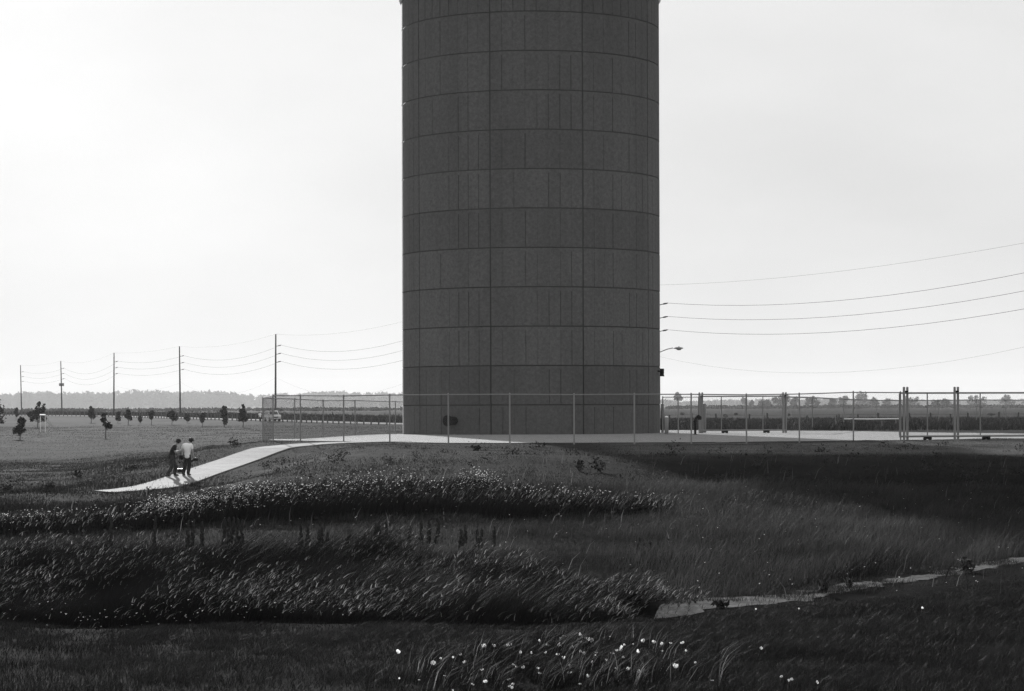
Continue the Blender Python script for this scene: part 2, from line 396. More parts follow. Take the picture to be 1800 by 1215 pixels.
# ------------------------------------------------------------------ water tower
TX, TY = at(934, 162.5); TR = 8.75
tower = empty('water_tower', (TX, TY, 0))
tag(tower, 'huge round concrete water tower shaft of stacked cast rings in the centre', 'water tower')
NP = 9; NB = 8; gap = R(.3)
def panel_mesh(h, lip):
    half = math.pi / NP
    prof = []                                      # (angle, depth) along the arc, with shallow V grooves between boards
    for b in range(NB):
        a0 = -half + gap + (2 * half - 2 * gap) * b / NB; a1 = -half + gap + (2 * half - 2 * gap) * (b + 1) / NB
        gw = R(.24)
        if b > 0: prof.append((a0 + gw, 0))
        else: prof.append((a0, 0))
        prof.append(((a0 + a1) / 2, 0))
        if b < NB - 1:
            gd = random.choice((.012, .03, .05, .06)); prof.append((a1 - gw, 0)); prof.append((a1, -gd))
        else: prof.append((a1, 0))
    V = []; Fs = []; n = len(prof); zt = h - .036; zl = h - lip
    def row(z, flat, inset=0.0):
        for a, dpt in prof:
            r = TR + (0 if flat else dpt) - inset; V.append((r * math.sin(a), -r * math.cos(a), z))
    row(.036, False, .12); row(.036, False); row(zl - .02, False); row(zl, True); row(zt, True); row(zt, True, .12)
    for j in range(5):
        for i in range(n - 1): Fs.append((j * n + i, j * n + i + 1, (j + 1) * n + i + 1, (j + 1) * n + i))
    for i in (0, n - 1):                           # side returns into the joint
        b = len(V)
        for z in (.036, zt):
            a = prof[i][0]; V.append(((TR - .12) * math.sin(a), -(TR - .12) * math.cos(a), z))
        lo, hi = n + i, 4 * n + i
        Fs.append((lo, hi, b + 1, b) if i == 0 else (hi, lo, b, b + 1))
    me = bpy.data.meshes.new('concrete_panel'); me.from_pydata(V, [], Fs); me.update(); me.materials.append(M['concrete'])
    return me
ZB = 1.94; RH = 2.535
pm_low = panel_mesh(ZB, .14); pms = [panel_mesh(RH, .26) for q in range(5)]; pm_top = panel_mesh(2.0, .3)
phase = R(2.2)
for k in range(12):
    z = 0 if k == 0 else ZB + (k - 1) * RH
    me = pm_low if k == 0 else (pm_top if k == 11 else None)
    ringr = 1 + random.uniform(-.0008, .0008)
    ringt = random.uniform(.9, 1.1)
    for p in range(NP):
        o = link(bpy.data.objects.new('concrete_panel', me or random.choice(pms)), tower); tv = ringt * random.uniform(.94, 1.06); o.color = (tv, tv, tv, 1)
        o.location = (0, 0, z); o.rotation_euler = (0, 0, phase + 2 * math.pi * p / NP)
        s_ = ringr + random.uniform(-.0004, .0004); o.scale = (s_, s_, 1)
ztop = ZB + 10 * RH + 2.0
MB().lathe([(TR - .045, 0), (TR - .045, ztop)], 96).build('pedestal_core', M['concrete_core'], tower, True)
MB().lathe([(TR - .3, ztop - .05), (TR + .12, ztop + .03), (TR + .16, ztop + .25), (10.8, ztop + 2.2), (12.2, ztop + 4.2), (12.5, ztop + 5.4), (12.5, ztop + 10.5), (11.2, ztop + 12.2), (7, ztop + 13.2), (.5, ztop + 13.6)], 72).build('tank_bowl', M['white'], tower, True)
# drain pipe with a round flap low on the shaft
pa = math.asin((797 - 934) / 226.2 * .955)
pdir = Vector((math.sin(pa), -math.cos(pa), 0)); pc = pdir * TR + Vector((0, 0, .93))
out = MB().tube([pc - pdir * .1, pc + pdir * .75], .27, 20).build('drain_pipe', M['darkpipe'], tower, True)
fl = MB().tube([pc + pdir * .70, pc + pdir * .80], .36, 24)
for k in range(8):
    a = 2 * math.pi * k / 8; u = Vector((pdir.y, -pdir.x, 0)); q = pc + (u * math.cos(a) + Vector((0, 0, 1)) * math.sin(a)) * .31
    fl.tube([q + pdir * .80, q + pdir * .83], .025, 6)
fl.build('flap', M['darkpipe'], out)
# small lamp bracket on the right of the shaft
la = math.asin((1156 - 934) / 226.2 * .985); ldir = Vector((math.sin(la), -math.cos(la), 0)); lc = ldir * TR + Vector((0, 0, 1.83 + 61 / 26.0))
lm = MB().tube([lc - ldir * .05, lc + ldir * .25], .05, 8); lm.box(tuple(lc + ldir * .3), (.26, .26, .34)); lm.tube([lc + ldir * .3 + Vector((0, 0, -.1)), lc + ldir * .3 + Vector((0, 0, -.35))], [.1, .16], 10)
lm.build('wall_lamp', M['darkpipe'], tower)

# ------------------------------------------------------------------ chain link fences
FH = 2.44
def mesh_panel_data(wid, h):
    """woven wire of one bay as thin three-sided wires, lower corner at the origin, along +X"""
    step = .085; V = []; Fs = []; r = .0017
    def wire(x0, z0, x1, z1, off):
        b = len(V)
        for (x, z) in ((x0, z0), (x1, z1)):
            V.extend([(x - r, off, z), (x + r, off, z), (x, off + 2 * r, z)])
        Fs.extend([(b, b + 1, b + 4, b + 3), (b + 1, b + 2, b + 5, b + 4), (b + 2, b, b + 3, b + 5)])
    k = -h
    while k < wid:
        x0, z0 = (k, 0) if k >= 0 else (0, -k)
        x1, z1 = (k + h, h) if k + h <= wid else (wid, wid - k)
        wire(x0, z0, x1, z1, 0); wire(wid - x0, z0, wid - x1, z1, .004); k += step
    me = bpy.data.meshes.new('mesh_panel'); me.from_pydata(V, [], Fs); me.update(); me.materials.append(M['wire']); return me
PANEL = mesh_panel_data(3.0, FH - .1)
def post_mesh(h, r):
    b = MB().tube([(0, 0, -.3), (0, 0, h)], r, 8); b.ball((0, 0, h + .01), (r * 1.15, r * 1.15, r * 1.2), 8, 4)
    me = bpy.data.meshes.new('post'); me.from_pydata(b.v, [], b.f); me.update(); me.materials.append(M['galv']); return me
POST = post_mesh(FH, .038)
def fence(name, label, pts, posts=True, rail_r=.03, skip=(), mesh=True, h=FH, mid=False):
    root = empty(name, (pts[0][0], pts[0][1], hz(*pts[0])))
    tag(root, label, 'fence')
    ox, oy, oz = root.location
    for (x, y) in pts:
        p = link(bpy.data.objects.new('post', POST), root); p.location = (x - ox, y - oy, hz(x, y) - oz); p.scale = (1, 1, h / FH)
    for i in range(len(pts) - 1):
        if i in skip: continue
        (x0, y0), (x1, y1) = pts[i], pts[i + 1]; L = math.hypot(x1 - x0, y1 - y0); z0, z1 = hz(x0, y0) + h, hz(x1, y1) + h
        MB().tube([(x0 - ox, y0 - oy, z0 - oz - .02), (x1 - ox, y1 - oy, z1 - oz - .02)], rail_r, 6).build('top_rail', M['galv'], root)
        if mesh:
            e = link(bpy.data.objects.new('mesh_panel', PANEL), root)
            dx, dy, dz = x1 - x0, y1 - y0, z1 - z0
            # shear along the slope: X axis follows the ground, Z stays vertical
            e.matrix_local = Matrix(((dx / 3.0, -dy / L, 0, x0 - ox), (dy / 3.0, dx / L, 0, y0 - oy), (dz / 3.0, 0, (h - .08) / (FH - .1), z0 - h - oz + .04), (0, 0, 0, 1)))
    return root
front = [(462, 133), (480, 127), (528, 126), (604, 124), (685, 121), (788, 118), (896, 116.6), (1009, 116), (1115, 116), (1215, 116.4), (1312, 117.4), (1405, 118.5), (1500, 119.8), (1583, 121)]
fence('chain_link_fence', 'chain link fence with galvanised posts running in front of the concrete tower', [at(*p) for p in front])
rear_l = [(462, 133.3), (518, 143), (568, 153), (624, 163), (695, 176), (770, 186)]
fence('chain_link_fence', 'chain link fence receding behind the left side of the tower', [at(*p) for p in rear_l])
rear_r = [(1165, 157), (1192, 157.3), (1232, 157.7)]
fence('chain_link_fence', 'short chain link fence length between tower edge and rear gate', [at(*p) for p in rear_r])
rear_r2 = [(1378, 159), (1428, 178), (1483, 205), (1541, 232), (1595, 234), (1650, 236), (1716, 238), (1768, 240), (1830, 242), (1890, 244)]
fence('chain_link_fence', 'chain link fence with bright top rail at the far right of the yard', [at(*p) for p in rear_r2], rail_r=.055)

def slide_gate(name, label, x0, x1, d0, d1, verts, lift, h, posts, rollers, post_h, cat='gate'):
    a = Vector((*at(x0, d0), 0)); b = Vector((*at(x1, d1), 0)); base = hz(a.x, a.y)
    root = empty(name, (a.x, a.y, base)); tag(root, label, cat)
    def loc(x, z):
        d = d0 + (d1 - d0) * (x - x0) / (x1 - x0); X, Y = at(x, d); return Vector((X - a.x, Y - a.y, z))
    MB().tube([loc(x0, lift + h), loc(x1, lift + h)], .045, 8).build('top_rail', M['galv'], root)
    MB().tube([loc(x0, lift), loc(x1, lift)], .05, 8).build('bottom_rail', M['galv'], root)
    for x in verts: MB().tube([loc(x, lift + .05), loc(x, lift + h - .04)], .032, 8).build('upright', M['galv'], root)
    ee = (loc(x1, 0) - loc(x0, 0)); L = ee.length; nb = max(1, round(L / 3.0))
    for k in range(nb):
        e = link(bpy.data.objects.new('mesh_panel', PANEL), root); p = loc(x0, 0) + ee * k / nb
        s_ = L / nb / 3.0; ex = ee.normalized()
        e.matrix_local = Matrix(((ex.x * s_, -ex.y, 0, p.x), (ex.y * s_, ex.x, 0, p.y - .04), (0, 0, (h - .1) / (FH - .1), lift + .05), (0, 0, 0, 1)))
    for x in rollers:
        p = loc(x, lift - .12); r_ = MB().box((p.x, p.y, lift - .09), (.42, .2, .12)); r_.tube([(p.x - .13, p.y - .06, .09), (p.x - .13, p.y + .06, .09)], .09, 12); r_.tube([(p.x + .13, p.y - .06, .09), (p.x + .13, p.y + .06, .09)], .09, 12)
        r_.build('roller', M['darkpipe'], root)
    for px in posts:
        for s_ in (-1, 1):
            p = loc(px + s_ * 3.6 * (122 / d0), 0); q = p + Vector((0, .12 * s_, 0))
            pp = MB().tube([(q.x, q.y, -.3), (q.x, q.y, post_h)], .062, 10); pp.ball((q.x, q.y, post_h), (.07, .07, .04), 10, 4); pp.build('guide_post', M['galv'], root)
        p = loc(px, 0); MB().box((p.x, p.y, post_h - .2), (.22, .3, .07)).build('roller_bracket', M['darkpipe'], root)
    return root
slide_gate('sliding_gate', 'large cantilever sliding gate with paired posts at the right of the yard', 1581, 1875, 121, 123.5, (1581, 1630, 1723, 1815, 1875), .20, 2.2, (1592, 1681), (1630, 1733, 1850), 2.68)
slide_gate('sliding_gate', 'smaller rear sliding gate between paired posts right of the tower', 1228, 1382, 157.8, 159, (1228, 1268, 1341, 1382), .22, 2.25, (1232, 1379), (1274, 1347), 2.7)

# ------------------------------------------------------------------ posts and pipes in the yard
X, Y = at(1222, 150)
vp = empty('vent_pipe', (X, Y, hz(X, Y))); tag(vp, 'black gooseneck vent pipe standing on the gravel right of the tower', 'pipe')
MB().tube([(0, 0, -.1), (0, 0, .92), (.05, 0, 1.06), (.16, 0, 1.16)], .075, 12).build('riser', M['darkpipe'], vp, True)
MB().tube([(.1, 0, 1.13), (.2, 0, 1.17), (.27, 0, 1.1), (.27, -.02, .98)], [.09, .13, .14, .12], 12).build('hood', M['darkpipe'], vp, True)
MB().tube([(-.16, 0, .86), (.14, 0, .88)], .035, 8).build('handle', M['darkpipe'], vp)
MB().lathe([(.16, -.02), (.16, .05), (.09, .06)], 14).build('base_flange', M['darkpipe'], vp)
def bollard(x, d, h, r, m, label, cap=True):
    X, Y = at(x, d); o = empty('bollard', (X, Y, hz(X, Y))); tag(o, label, 'bollard')
    MB().tube([(0, 0, -.2), (0, 0, h - .03), (0, 0, h)], [r, r, r * .92], 14).build('shaft', m, o, True)
    MB().ball((0, 0, h), (r * .95, r * .95, r * .6), 14, 6).build('cap', M['white'], o, True)
    return o
bollard(1171.5, 153, 1.12, .13, M['galv'], 'short white capped bollard beside the right foot of the tower')
bollard(1238.5, 162, 2.0, .11, M['galv'], 'tall thick pipe post standing by the rear gate')
bollard(1164.5, 164, 2.0, .09, M['darkpipe'], 'tall dark pipe post half hidden by the right tower edge')

# ------------------------------------------------------------------ utility poles and lines
PH = 15.0
poles = [(38, 76), (109, 83), (200, 97), (317, 108), (484, 129), (765, 165), (1156, 213), (1890, 301)]
pole_xy = []
for x, hpx in poles:
    d = F * (PH - EYE) / hpx; pole_xy.append(at(x, d))
AZ = [EYE + (PH - EYE) * q for q in (.84, .73, .62)]
labels = ['leftmost and farthest wooden utility pole beyond the field', 'wooden utility pole with a transformer box, second from left', 'third wooden utility pole from the left beyond the young trees',
          'fourth wooden utility pole from the left, above the road posts', 'tallest visible wooden utility pole, rising behind the fence corner', 'wooden utility pole hidden behind the concrete tower',
          'utility pole hidden behind the tower, its lamp arm showing at right', 'utility pole standing just beyond the right edge']
tips = []
for i, (x, y) in enumerate(pole_xy):
    if i == 5: pass
    root = empty('utility_pole', (x, y, hz(x, y) if i < 7 else hz(x, y))); z0 = root.location.z
    tag(root, labels[i], 'utility pole', 'utility poles along the road')
    lean = random.uniform(-.012, .012) if i not in (0, 1) else -.02
    MB().tube([(0, 0, -1), (lean * 7, 0, 7), (lean * PH, 0, PH - z0)], [.2, .17, .12], 10).build('shaft', M['wood'], root, True)
    tp = [(x + lean * PH, y, PH)]
    for z in AZ:
        arm = MB().tube([(lean * z, 0, z - z0 - .08), (lean * z + .5, -.25, z - z0 + .02)], .035, 6).build('bracket', M['wood'], root)
        t = (lean * z + .5, -.25, z - z0 + .02)
        MB().tube([t, (t[0] + .22, t[1] - .1, t[2] + .04), (t[0] + .5, t[1] - .2, t[2] + .1)], [.07, .09, .05], 8).build('insulator', M['insul'], arm)
        tp.append((x + t[0] + .5, y + t[1] - .2, z + .12))
    tp.append((x + .15, y, EYE + (PH - EYE) * .41))
    tips.append(tp)
    if i == 1:
        MB().lathe([(.28, 0), (.3, .05), (.3, .75), (.22, .85)], 12, (-.5, -.1, 8.0)).build('transformer', M['lamp'], root)
        MB().lathe([(.28, 0), (.3, .05), (.3, .75), (.22, .85)], 12, (.35, -.3, 8.0)).build('transformer', M['lamp'], root)
    if i == 6:
        arm = MB().tube([(0, -.1, 7.6 - z0), (1.0, -.3, 8.0 - z0), (1.7, -.4, 8.15 - z0)], .05, 8).build('lamp_arm', M['lamp'], root)
        h_ = MB(); h_.ball((2.25, -.45, 8.12 - z0), (.55, .2, .12), 12, 6); h_.ball((2.3, -.45, 8.0 - z0), (.28, .16, .12), 10, 6); h_.ball((2.3, -.45, 8.26 - z0), (.08, .08, .08), 8, 4)
        h_.build('lamp_head', M['lamp'], arm, True)
wl = ['thin topmost wire strung between the utility poles', 'upper power line on the pole brackets', 'middle power line on the pole brackets', 'lower power line on the pole brackets', 'thin low cable sagging between the utility poles']
for k in range(5):
    b = MB(); pts = []
    for i in range(len(tips) - 1):
        a = Vector(tips[i][k]); c = Vector(tips[i + 1][k]); sag = (.9, 1.6, 1.6, 1.6, 2.6)[k] * ((c - a).length / 85) ** 2
        for j in range(13 if i < len(tips) - 2 else 14):
            t = j / 13.0; p = a.lerp(c, t); p.z -= sag * 4 * t * (1 - t); pts.append(p)
    r_ = (.008, .015, .015, .015, .006)[k]
    b.tube(pts, r_, 4); o = b.build('power_line', M['cable']); tag(o, wl[k], 'power line')

# ------------------------------------------------------------------ grass
def blades(name, X, Y, hgt, wid, tone, lean=(0, 0), spread=.35, tipw=0.0, mat=None, z=None, parent=None):
    n = len(X); z = H(X, Y) - .02 if z is None else z
    az = RNG.uniform(0, math.pi, n); wx, wy = np.cos(az) * wid * .5, np.sin(az) * wid * .5
    lx = (lean[0] + RNG.normal(0, spread, n)) * hgt; ly = (lean[1] + RNG.normal(0, spread, n)) * hgt
    V = np.zeros((n, 5, 3))
    V[:, 0] = np.stack([X - wx, Y - wy, z], 1); V[:, 1] = np.stack([X + wx, Y + wy, z], 1)
    mx, my, mz = X + lx * .35, Y + ly * .35, z + hgt * .6
    V[:, 2] = np.stack([mx + wx * .8, my + wy * .8, mz], 1); V[:, 3] = np.stack([mx - wx * .8, my - wy * .8, mz], 1)
    V[:, 4] = np.stack([X + lx, Y + ly, z + hgt], 1)
    b = (np.arange(n) * 5)[:, None]
    F3 = np.concatenate([b + [0, 1, 2], b + [0, 2, 3], b + [3, 2, 4]], 1).reshape(-1, 3)
    t = np.repeat(tone, 5)
    return np_mesh(name, V.reshape(-1, 3), F3, 3, mat or M['blade'], t)
def scatter(n, d0, d1, u0, u1, power=1.0):
    d = np.sqrt(RNG.uniform(d0 * d0, d1 * d1, n)); u = RNG.uniform(u0, u1, n)
    return (u - 900) / F * d, d, u
def stuff(o, label, cat='grass'): return tag(o, label, cat, kind='stuff')
def clear(X, Y, *arrs):
    k = (dist_poly(X, Y, PATH) > .92 + .2 * RNG.normal(size=len(X))) & ((in_pad(X, Y) + 1.1 * noise2(X, Y, 2.2, 12, 3)) < RNG.exponential(.25, len(X)))
    k &= dist_poly(X, Y, np.array(dp)) + .5 * noise2(X, Y, 1.1, 15, 4) > RNG.uniform(.1, .42, len(X))
    return [a[k] for a in (X, Y) + arrs]
# near mown verge
n = 210000
X, Y, u = scatter(n, 25, 43, -120, 1920)
edge = np.interp(u, [-120, 600, 900, 1150, 1300, 1480, 1640, 1800, 1920], [39, 38.2, 38.5, 41, 42.5, 45, 49, 53, 55])
clump = noise2(X, Y, .7, 31, 3); patch = noise2(X, Y, 3.5, 77, 3)
h_ = np.clip(.085 + .07 * clump + .05 * patch + RNG.normal(0, .02, n), .03, .4)
right = smoothstep(1100, 1400, u); h_ *= 1 + .5 * right
h_ *= np.interp(dist_poly(X, Y, DIRT), [0, 1.0, 5.0], [.12, .22, 1.0])
tone = np.clip(.034 * (1 + .7 * patch + .5 * clump) * RNG.uniform(.6, 1.5, n), .006, .2)
k = (Y < edge) & (RNG.random(n) < .75 + .5 * clump)
X, Y, h_, tone, u = clear(X[k], Y[k], h_[k], tone[k], u[k])
stuff(blades('mown_grass', X, Y, h_, np.full(len(X), .009) * (Y / 30), tone, (.25, 0), .5), 'dark mown grass of the near verge at the bottom')
n = 60000
X, Y, u = scatter(n, 41, 56, 1250, 1930)
edge = np.interp(u, [1150, 1300, 1480, 1640, 1800, 1920], [41, 42.3, 45, 49, 53, 54.6])
k = Y < edge; clump = noise2(X, Y, .8, 31, 3)
h_ = np.clip(.10 + .09 * clump, .03, .35) * np.interp(dist_poly(X, Y, DIRT), [0, 1.0, 5.0], [.12, .22, 1.0]); tone = np.clip(.036 * (1 + .8 * clump) * RNG.uniform(.6, 1.5, n), .006, .2)
X, Y, h_, tone = clear(X[k], Y[k], h_[k], tone[k])
stuff(blades('mown_grass', X, Y, h_, np.full(len(X), .014), tone, (.2, 0), .5), 'dark mown grass sloping down to the bare bank at right')
# tall wind-bent grass in the ditch (left and centre)
n = 170000
X, Y, u = scatter(n, 38.5, 60, -150, 1230)
nearE = np.interp(u, [-150, 600, 900, 1100, 1230], [38.8, 38.3, 39.0, 41.2, 43.5]) + 2.4 * noise2(X, Y, 4.0, 8, 4)
farE = np.interp(u, [-150, 200, 500, 800, 1000, 1230], [58, 57, 56.5, 55, 52, 47]) + 1.5 * noise2(X, Y, 3.0, 18)
clump = noise2(X, Y, 1.1, 51, 3); big = noise2(X, Y, 4, 61, 3)
hb = np.interp(u, [-150, 100, 350, 800, 1000, 1230], [.75, .85, 1.0, 1.0, .85, .55])
h_ = hb * (1 + .65 * clump + .65 * big) * RNG.uniform(.55, 1.1, n) * np.clip((Y - nearE) / 2 + .35, .2, 1)
k = (Y > nearE) & (Y < farE)
X, Y, h_, u, clump = X[k], Y[k], h_[k], u[k], clump[k]
tone = np.clip(.0105 * (1 + .8 * clump) * RNG.uniform(.5, 1.5, len(X)), .005, .2)
ln_ = .5 + .55 * noise2(X, Y, 2.2, 37, 2)
stuff(blades('tall_grass', X, Y, h_, np.full(len(X), .011), tone, (ln_, .35 * noise2(X, Y, 3, 39, 2)), .25), 'tall dark wind bent grass filling the ditch')
# seed heads on part of the stalks, sun glints put into their pale tone
n = 22000
j = RNG.choice(len(X), n, replace=False); sel = RNG.random(n) < np.clip(.3 + 2.4 * noise2(X[j], Y[j], 2.6, 63, 3), .03, 1); j = j[sel]
zt = H(X[j], Y[j]) + h_[j] * .86
stuff(blades('seed_head', X[j] + .8 * ln_[j] * h_[j], Y[j], h_[j] * 0 + RNG.uniform(.05, .11, len(j)), RNG.uniform(.010, .022, len(j)), RNG.uniform(.1, 1.0, len(j)) ** 1.8, (1.1, 0), .6, z=zt), 'pale seed heads with painted glints on the ditch grass')
n = 22000
j = RNG.integers(0, len(dpa), n); o_ = RNG.normal(0, .55, n); X, Y = dpa[j, 0] - ddp[j, 1] * o_, dpa[j, 1] + ddp[j, 0] * o_
k = noise2(X, Y, .6, 19, 3) > -.05; X, Y = X[k], Y[k]
stuff(blades('sparse_grass', X, Y, RNG.uniform(.02, .15, len(X)), np.full(len(X), .010), RNG.uniform(.01, .10, len(X)), (.2, 0), .5), 'sparse grass growing over the bare bank')
# far bank meadow between ditch and flower band, and right flank
n = 190000
X, Y, u = scatter(n, 43, 82, -150, 1950)
nearE = np.interp(u, [-150, 200, 500, 800, 1000, 1150, 1230, 1300, 1480, 1640, 1800, 1950], [57, 56, 55.5, 54, 51, 47, 45, 45.5, 48.5, 52.5, 56.5, 59])
clump = noise2(X, Y, 1.6, 71, 3); big = noise2(X, Y, 9, 81, 2)
k = (Y > nearE) & (RNG.random(n) < 1.0)
rt = smoothstep(1000, 1300, u)
h_ = (.18 - .07 * smoothstep(66, 60, Y) * (1 - rt) + .17 * rt) * (1 + .6 * clump + .5 * big) * RNG.uniform(.5, 1.2, n)
h_ = h_ * (1 + .9 * rt * smoothstep(3.5, 0.5, Y - nearE))
tone = np.clip((.05 + .085 * smoothstep(66, 62, Y) * smoothstep(1000, 800, u) + (.05 * smoothstep(1000, 1200, u))) * (1 + .8 * clump + .8 * big) * RNG.uniform(.55, 1.45, n), .003, .25)  # right side made paler to lift the tower shadow through blade colour
tone = tone * (1 - .9 * smoothstep(1000, 1080, u) * smoothstep(1750, 1500, u) * smoothstep(5.5, 2.5, Y - nearE + 1.2 * clump))  # shade of the ditch hollow painted into the blades along the near edge
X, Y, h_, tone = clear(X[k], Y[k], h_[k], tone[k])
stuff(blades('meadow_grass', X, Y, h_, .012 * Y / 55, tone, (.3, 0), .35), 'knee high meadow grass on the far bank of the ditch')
# band of flowering weeds across the left and centre
n = 75000
X, Y, u = scatter(n, 64, 79, -150, 1180)
cen = np.interp(u, [-150, 150, 400, 700, 900, 1180], [67, 69, 71, 72, 71, 69.5]); half = np.interp(u, [-150, 200, 500, 850, 950, 1180], [2.2, 3, 4.5, 4.2, 3, 1.6])
clump = noise2(X, Y, 1.5, 91, 3); k = np.abs(Y - cen + 1.0 * clump) < half
X, Y, u, clump, cen, half = X[k], Y[k], u[k], clump[k], cen[k], half[k]
hb = np.interp(u, [-150, 200, 450, 850, 950, 1180], [.35, .5, .8, .8, .55, .35])
h_ = hb * (1 + .4 * clump) * RNG.uniform(.5, 1.1, len(X)); tone = np.clip(.009 * RNG.uniform(.5, 1.6, len(X)), .002, .1)
stuff(blades('weed_stems', X, Y, h_, np.full(len(X), .02), tone, (.35, 0), .25), 'dark stems of the flowering weed band', 'weeds')
def petals(name, X, Y, Z, size):
    """small cupped four petalled blooms: two crossed bent quads each"""
    n = len(X); a = RNG.uniform(0, math.pi, n); V = np.zeros((n, 8, 3)); c, s_ = np.cos(a) * size / 2, np.sin(a) * size / 2
    up = size * RNG.uniform(.2, .7, n); tx = RNG.normal(.25, .3, n) * size; w_ = .75
    for q, (dx, dy) in enumerate(((c, s_), (-s_, c))):
        px, py = -dy * w_, dx * w_
        V[:, q * 4 + 0] = np.stack([X + dx + tx, Y + dy, Z + up], 1); V[:, q * 4 + 1] = np.stack([X + px * .5, Y + py * .5, Z], 1)
        V[:, q * 4 + 2] = np.stack([X - dx + tx, Y - dy, Z + up], 1); V[:, q * 4 + 3] = np.stack([X - px * .5, Y - py * .5, Z + up * .4], 1)
    b = (np.arange(n) * 8)[:, None]
    Fq_ = np.concatenate([b + [0, 1, 2, 3], b + [4, 5, 6, 7]], 1).reshape(-1, 4)
    return np_mesh(name, V.reshape(-1, 3), Fq_, 4, M['petal'])
nf = 2500
pw = np.interp(u, [-150, 150, 300, 600, 850, 920, 1180], [.1, .25, .9, 1, .8, .3, .12]) * (np.clip(.55 + 2.2 * clump, .04, 3) ** 1.5) * np.clip(.5 + 1.8 * noise2(X, Y, 5.0, 97, 2), .12, 2) * np.clip(.55 + .45 * (Y - cen) / half, .05, 1)
j = RNG.choice(len(X), nf, replace=False, p=pw / pw.sum())
stuff(petals('wildflower', X[j] + .3 * h_[j], Y[j], H(X[j], Y[j]) + h_[j] * RNG.uniform(.92, 1.1, nf), RNG.uniform(.022, .058, nf)), 'countless tiny white blooms over the weed band', 'flowers')
j = RNG.choice(len(X), 2600, replace=False)
stuff(blades('pale_tips', X[j] + .3 * h_[j], Y[j], RNG.uniform(.06, .16, len(j)), np.full(len(j), .02), RNG.uniform(.15, .9, len(j)) ** 2, (.9, 0), .3, z=H(X[j], Y[j]) + h_[j] * .85), 'pale bent grass tips among the flowering weeds')
nf = 420
X2, Y2, u2 = scatter(nf, 40, 78, -100, 1900)
stuff(petals('wildflower', X2, Y2, H(X2, Y2) + RNG.uniform(.15, .4, nf), RNG.uniform(.02, .04, nf)), 'scattered specks of white bloom across the meadow', 'flowers')
nf = 130
X2, Y2, u2 = scatter(nf, 37.6, 41, -50, 620)
stuff(petals('wildflower', X2, Y2, H(X2, Y2) + RNG.uniform(.12, .45, nf), RNG.uniform(.02, .04, nf)), 'specks of white bloom along the mown edge of the ditch', 'flowers')
nt_ = 520
X, Y, u = scatter(nt_, 44, 112, -120, 1900); k = (dist_poly(X, Y, PATH) > 2) & (dist_poly(X, Y, DIRT) > 1.2); X, Y = X[k], Y[k]
sz = RNG.uniform(.08, .4, len(X)); m_ = 26
P = RNG.normal(0, 1, (len(X), m_, 3)) * np.array([.5, .5, .4]); P[:, :, 2] = np.abs(P[:, :, 2])
C = np.stack([X, Y, H(X, Y)], 1)[:, None, :] + P * sz[:, None, None]
TUFT = (C.reshape(-1, 3), np.repeat(sz, m_) * RNG.uniform(.08, .25, len(X) * m_), np.repeat(RNG.uniform(.008, .06, len(X)), m_))
n = 1500
X, Y, u = scatter(n, 42, 100, -120, 1900); X, Y, u = clear(X, Y, u)
stuff(blades('dead_stems', X, Y, RNG.uniform(.2, .6, len(X)), np.full(len(X), .014), RNG.uniform(.1, .8, len(X)) ** 2, (.25, 0), .3), 'scattered pale dead stems in the meadow', 'weeds')
# short turf on the mound and the flank towards the field
n = 300000
X, Y, u = scatter(n, 76, 150, -150, 1950)
clump = noise2(X, Y, 1.8, 101, 4); big = noise2(X, Y, 8, 111, 3)
lf = smoothstep(450, 280, u)
h_ = np.clip((.05 + .06 * lf) * (1 + .8 * clump + .8 * big) * RNG.uniform(.5, 1.4, n), .015, .3) * np.interp(Y, [76, 84, 110], [2.2, 1.4, .8])
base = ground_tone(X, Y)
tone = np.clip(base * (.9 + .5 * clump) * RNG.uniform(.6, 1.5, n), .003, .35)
h_ *= smoothstep(152, 125, Y) * .85 + .15
X, Y, h_, tone = clear(X, Y, h_, tone)
stuff(blades('turf', X, Y, h_, .02 * Y / 90, tone, (.2, 0), .5), 'short rough turf covering the mound below the fence')
# field grass on the left plain and behind the yard at right
n = 150000
X, Y, u = scatter(n, 128, 430, -150, 740)
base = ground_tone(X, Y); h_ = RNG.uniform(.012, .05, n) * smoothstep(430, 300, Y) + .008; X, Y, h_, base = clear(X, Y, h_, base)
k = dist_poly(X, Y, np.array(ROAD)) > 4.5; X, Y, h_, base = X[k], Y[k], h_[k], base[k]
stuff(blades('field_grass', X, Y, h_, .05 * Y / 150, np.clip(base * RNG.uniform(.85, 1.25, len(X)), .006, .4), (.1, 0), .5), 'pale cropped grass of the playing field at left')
n = 60000
X, Y, u = scatter(n, 172, 330, 1140, 1950)
nearE = np.interp(u, [1140, 1500, 1700, 1950], [186, 172, 160, 152]); k = Y > nearE
X, Y, u = X[k], Y[k], u[k]; c_ = noise2(X, Y, 5, 131, 3)
h_ = .5 * (1 + .6 * c_) * RNG.uniform(.5, 1.2, len(X))
stuff(blades('tall_grass', X, Y, h_, .06 * Y / 200, np.clip(.04 * (1 + .6 * c_) * RNG.uniform(.6, 1.4, len(X)), .01, .3), (.1, 0), .3), 'tall rough grass behind the yard at right')
n = 50000
rp = np.array(road_pts); seg = RNG.integers(0, len(rp) - 1, n); off = RNG.uniform(6, 26, n)
dvec = np.gradient(rp, axis=0); dvec /= np.hypot(dvec[:, 0], dvec[:, 1])[:, None]
X = rp[seg, 0] + RNG.normal(0, 2, n) + np.abs(dvec[seg, 1]) * off * .9; Y = rp[seg, 1] + np.abs(dvec[seg, 0]) * off
k = dist_poly(X, Y, np.array(road_pts)) > 5; X, Y = X[k], Y[k]; c_ = noise2(X, Y, 7, 141, 3)
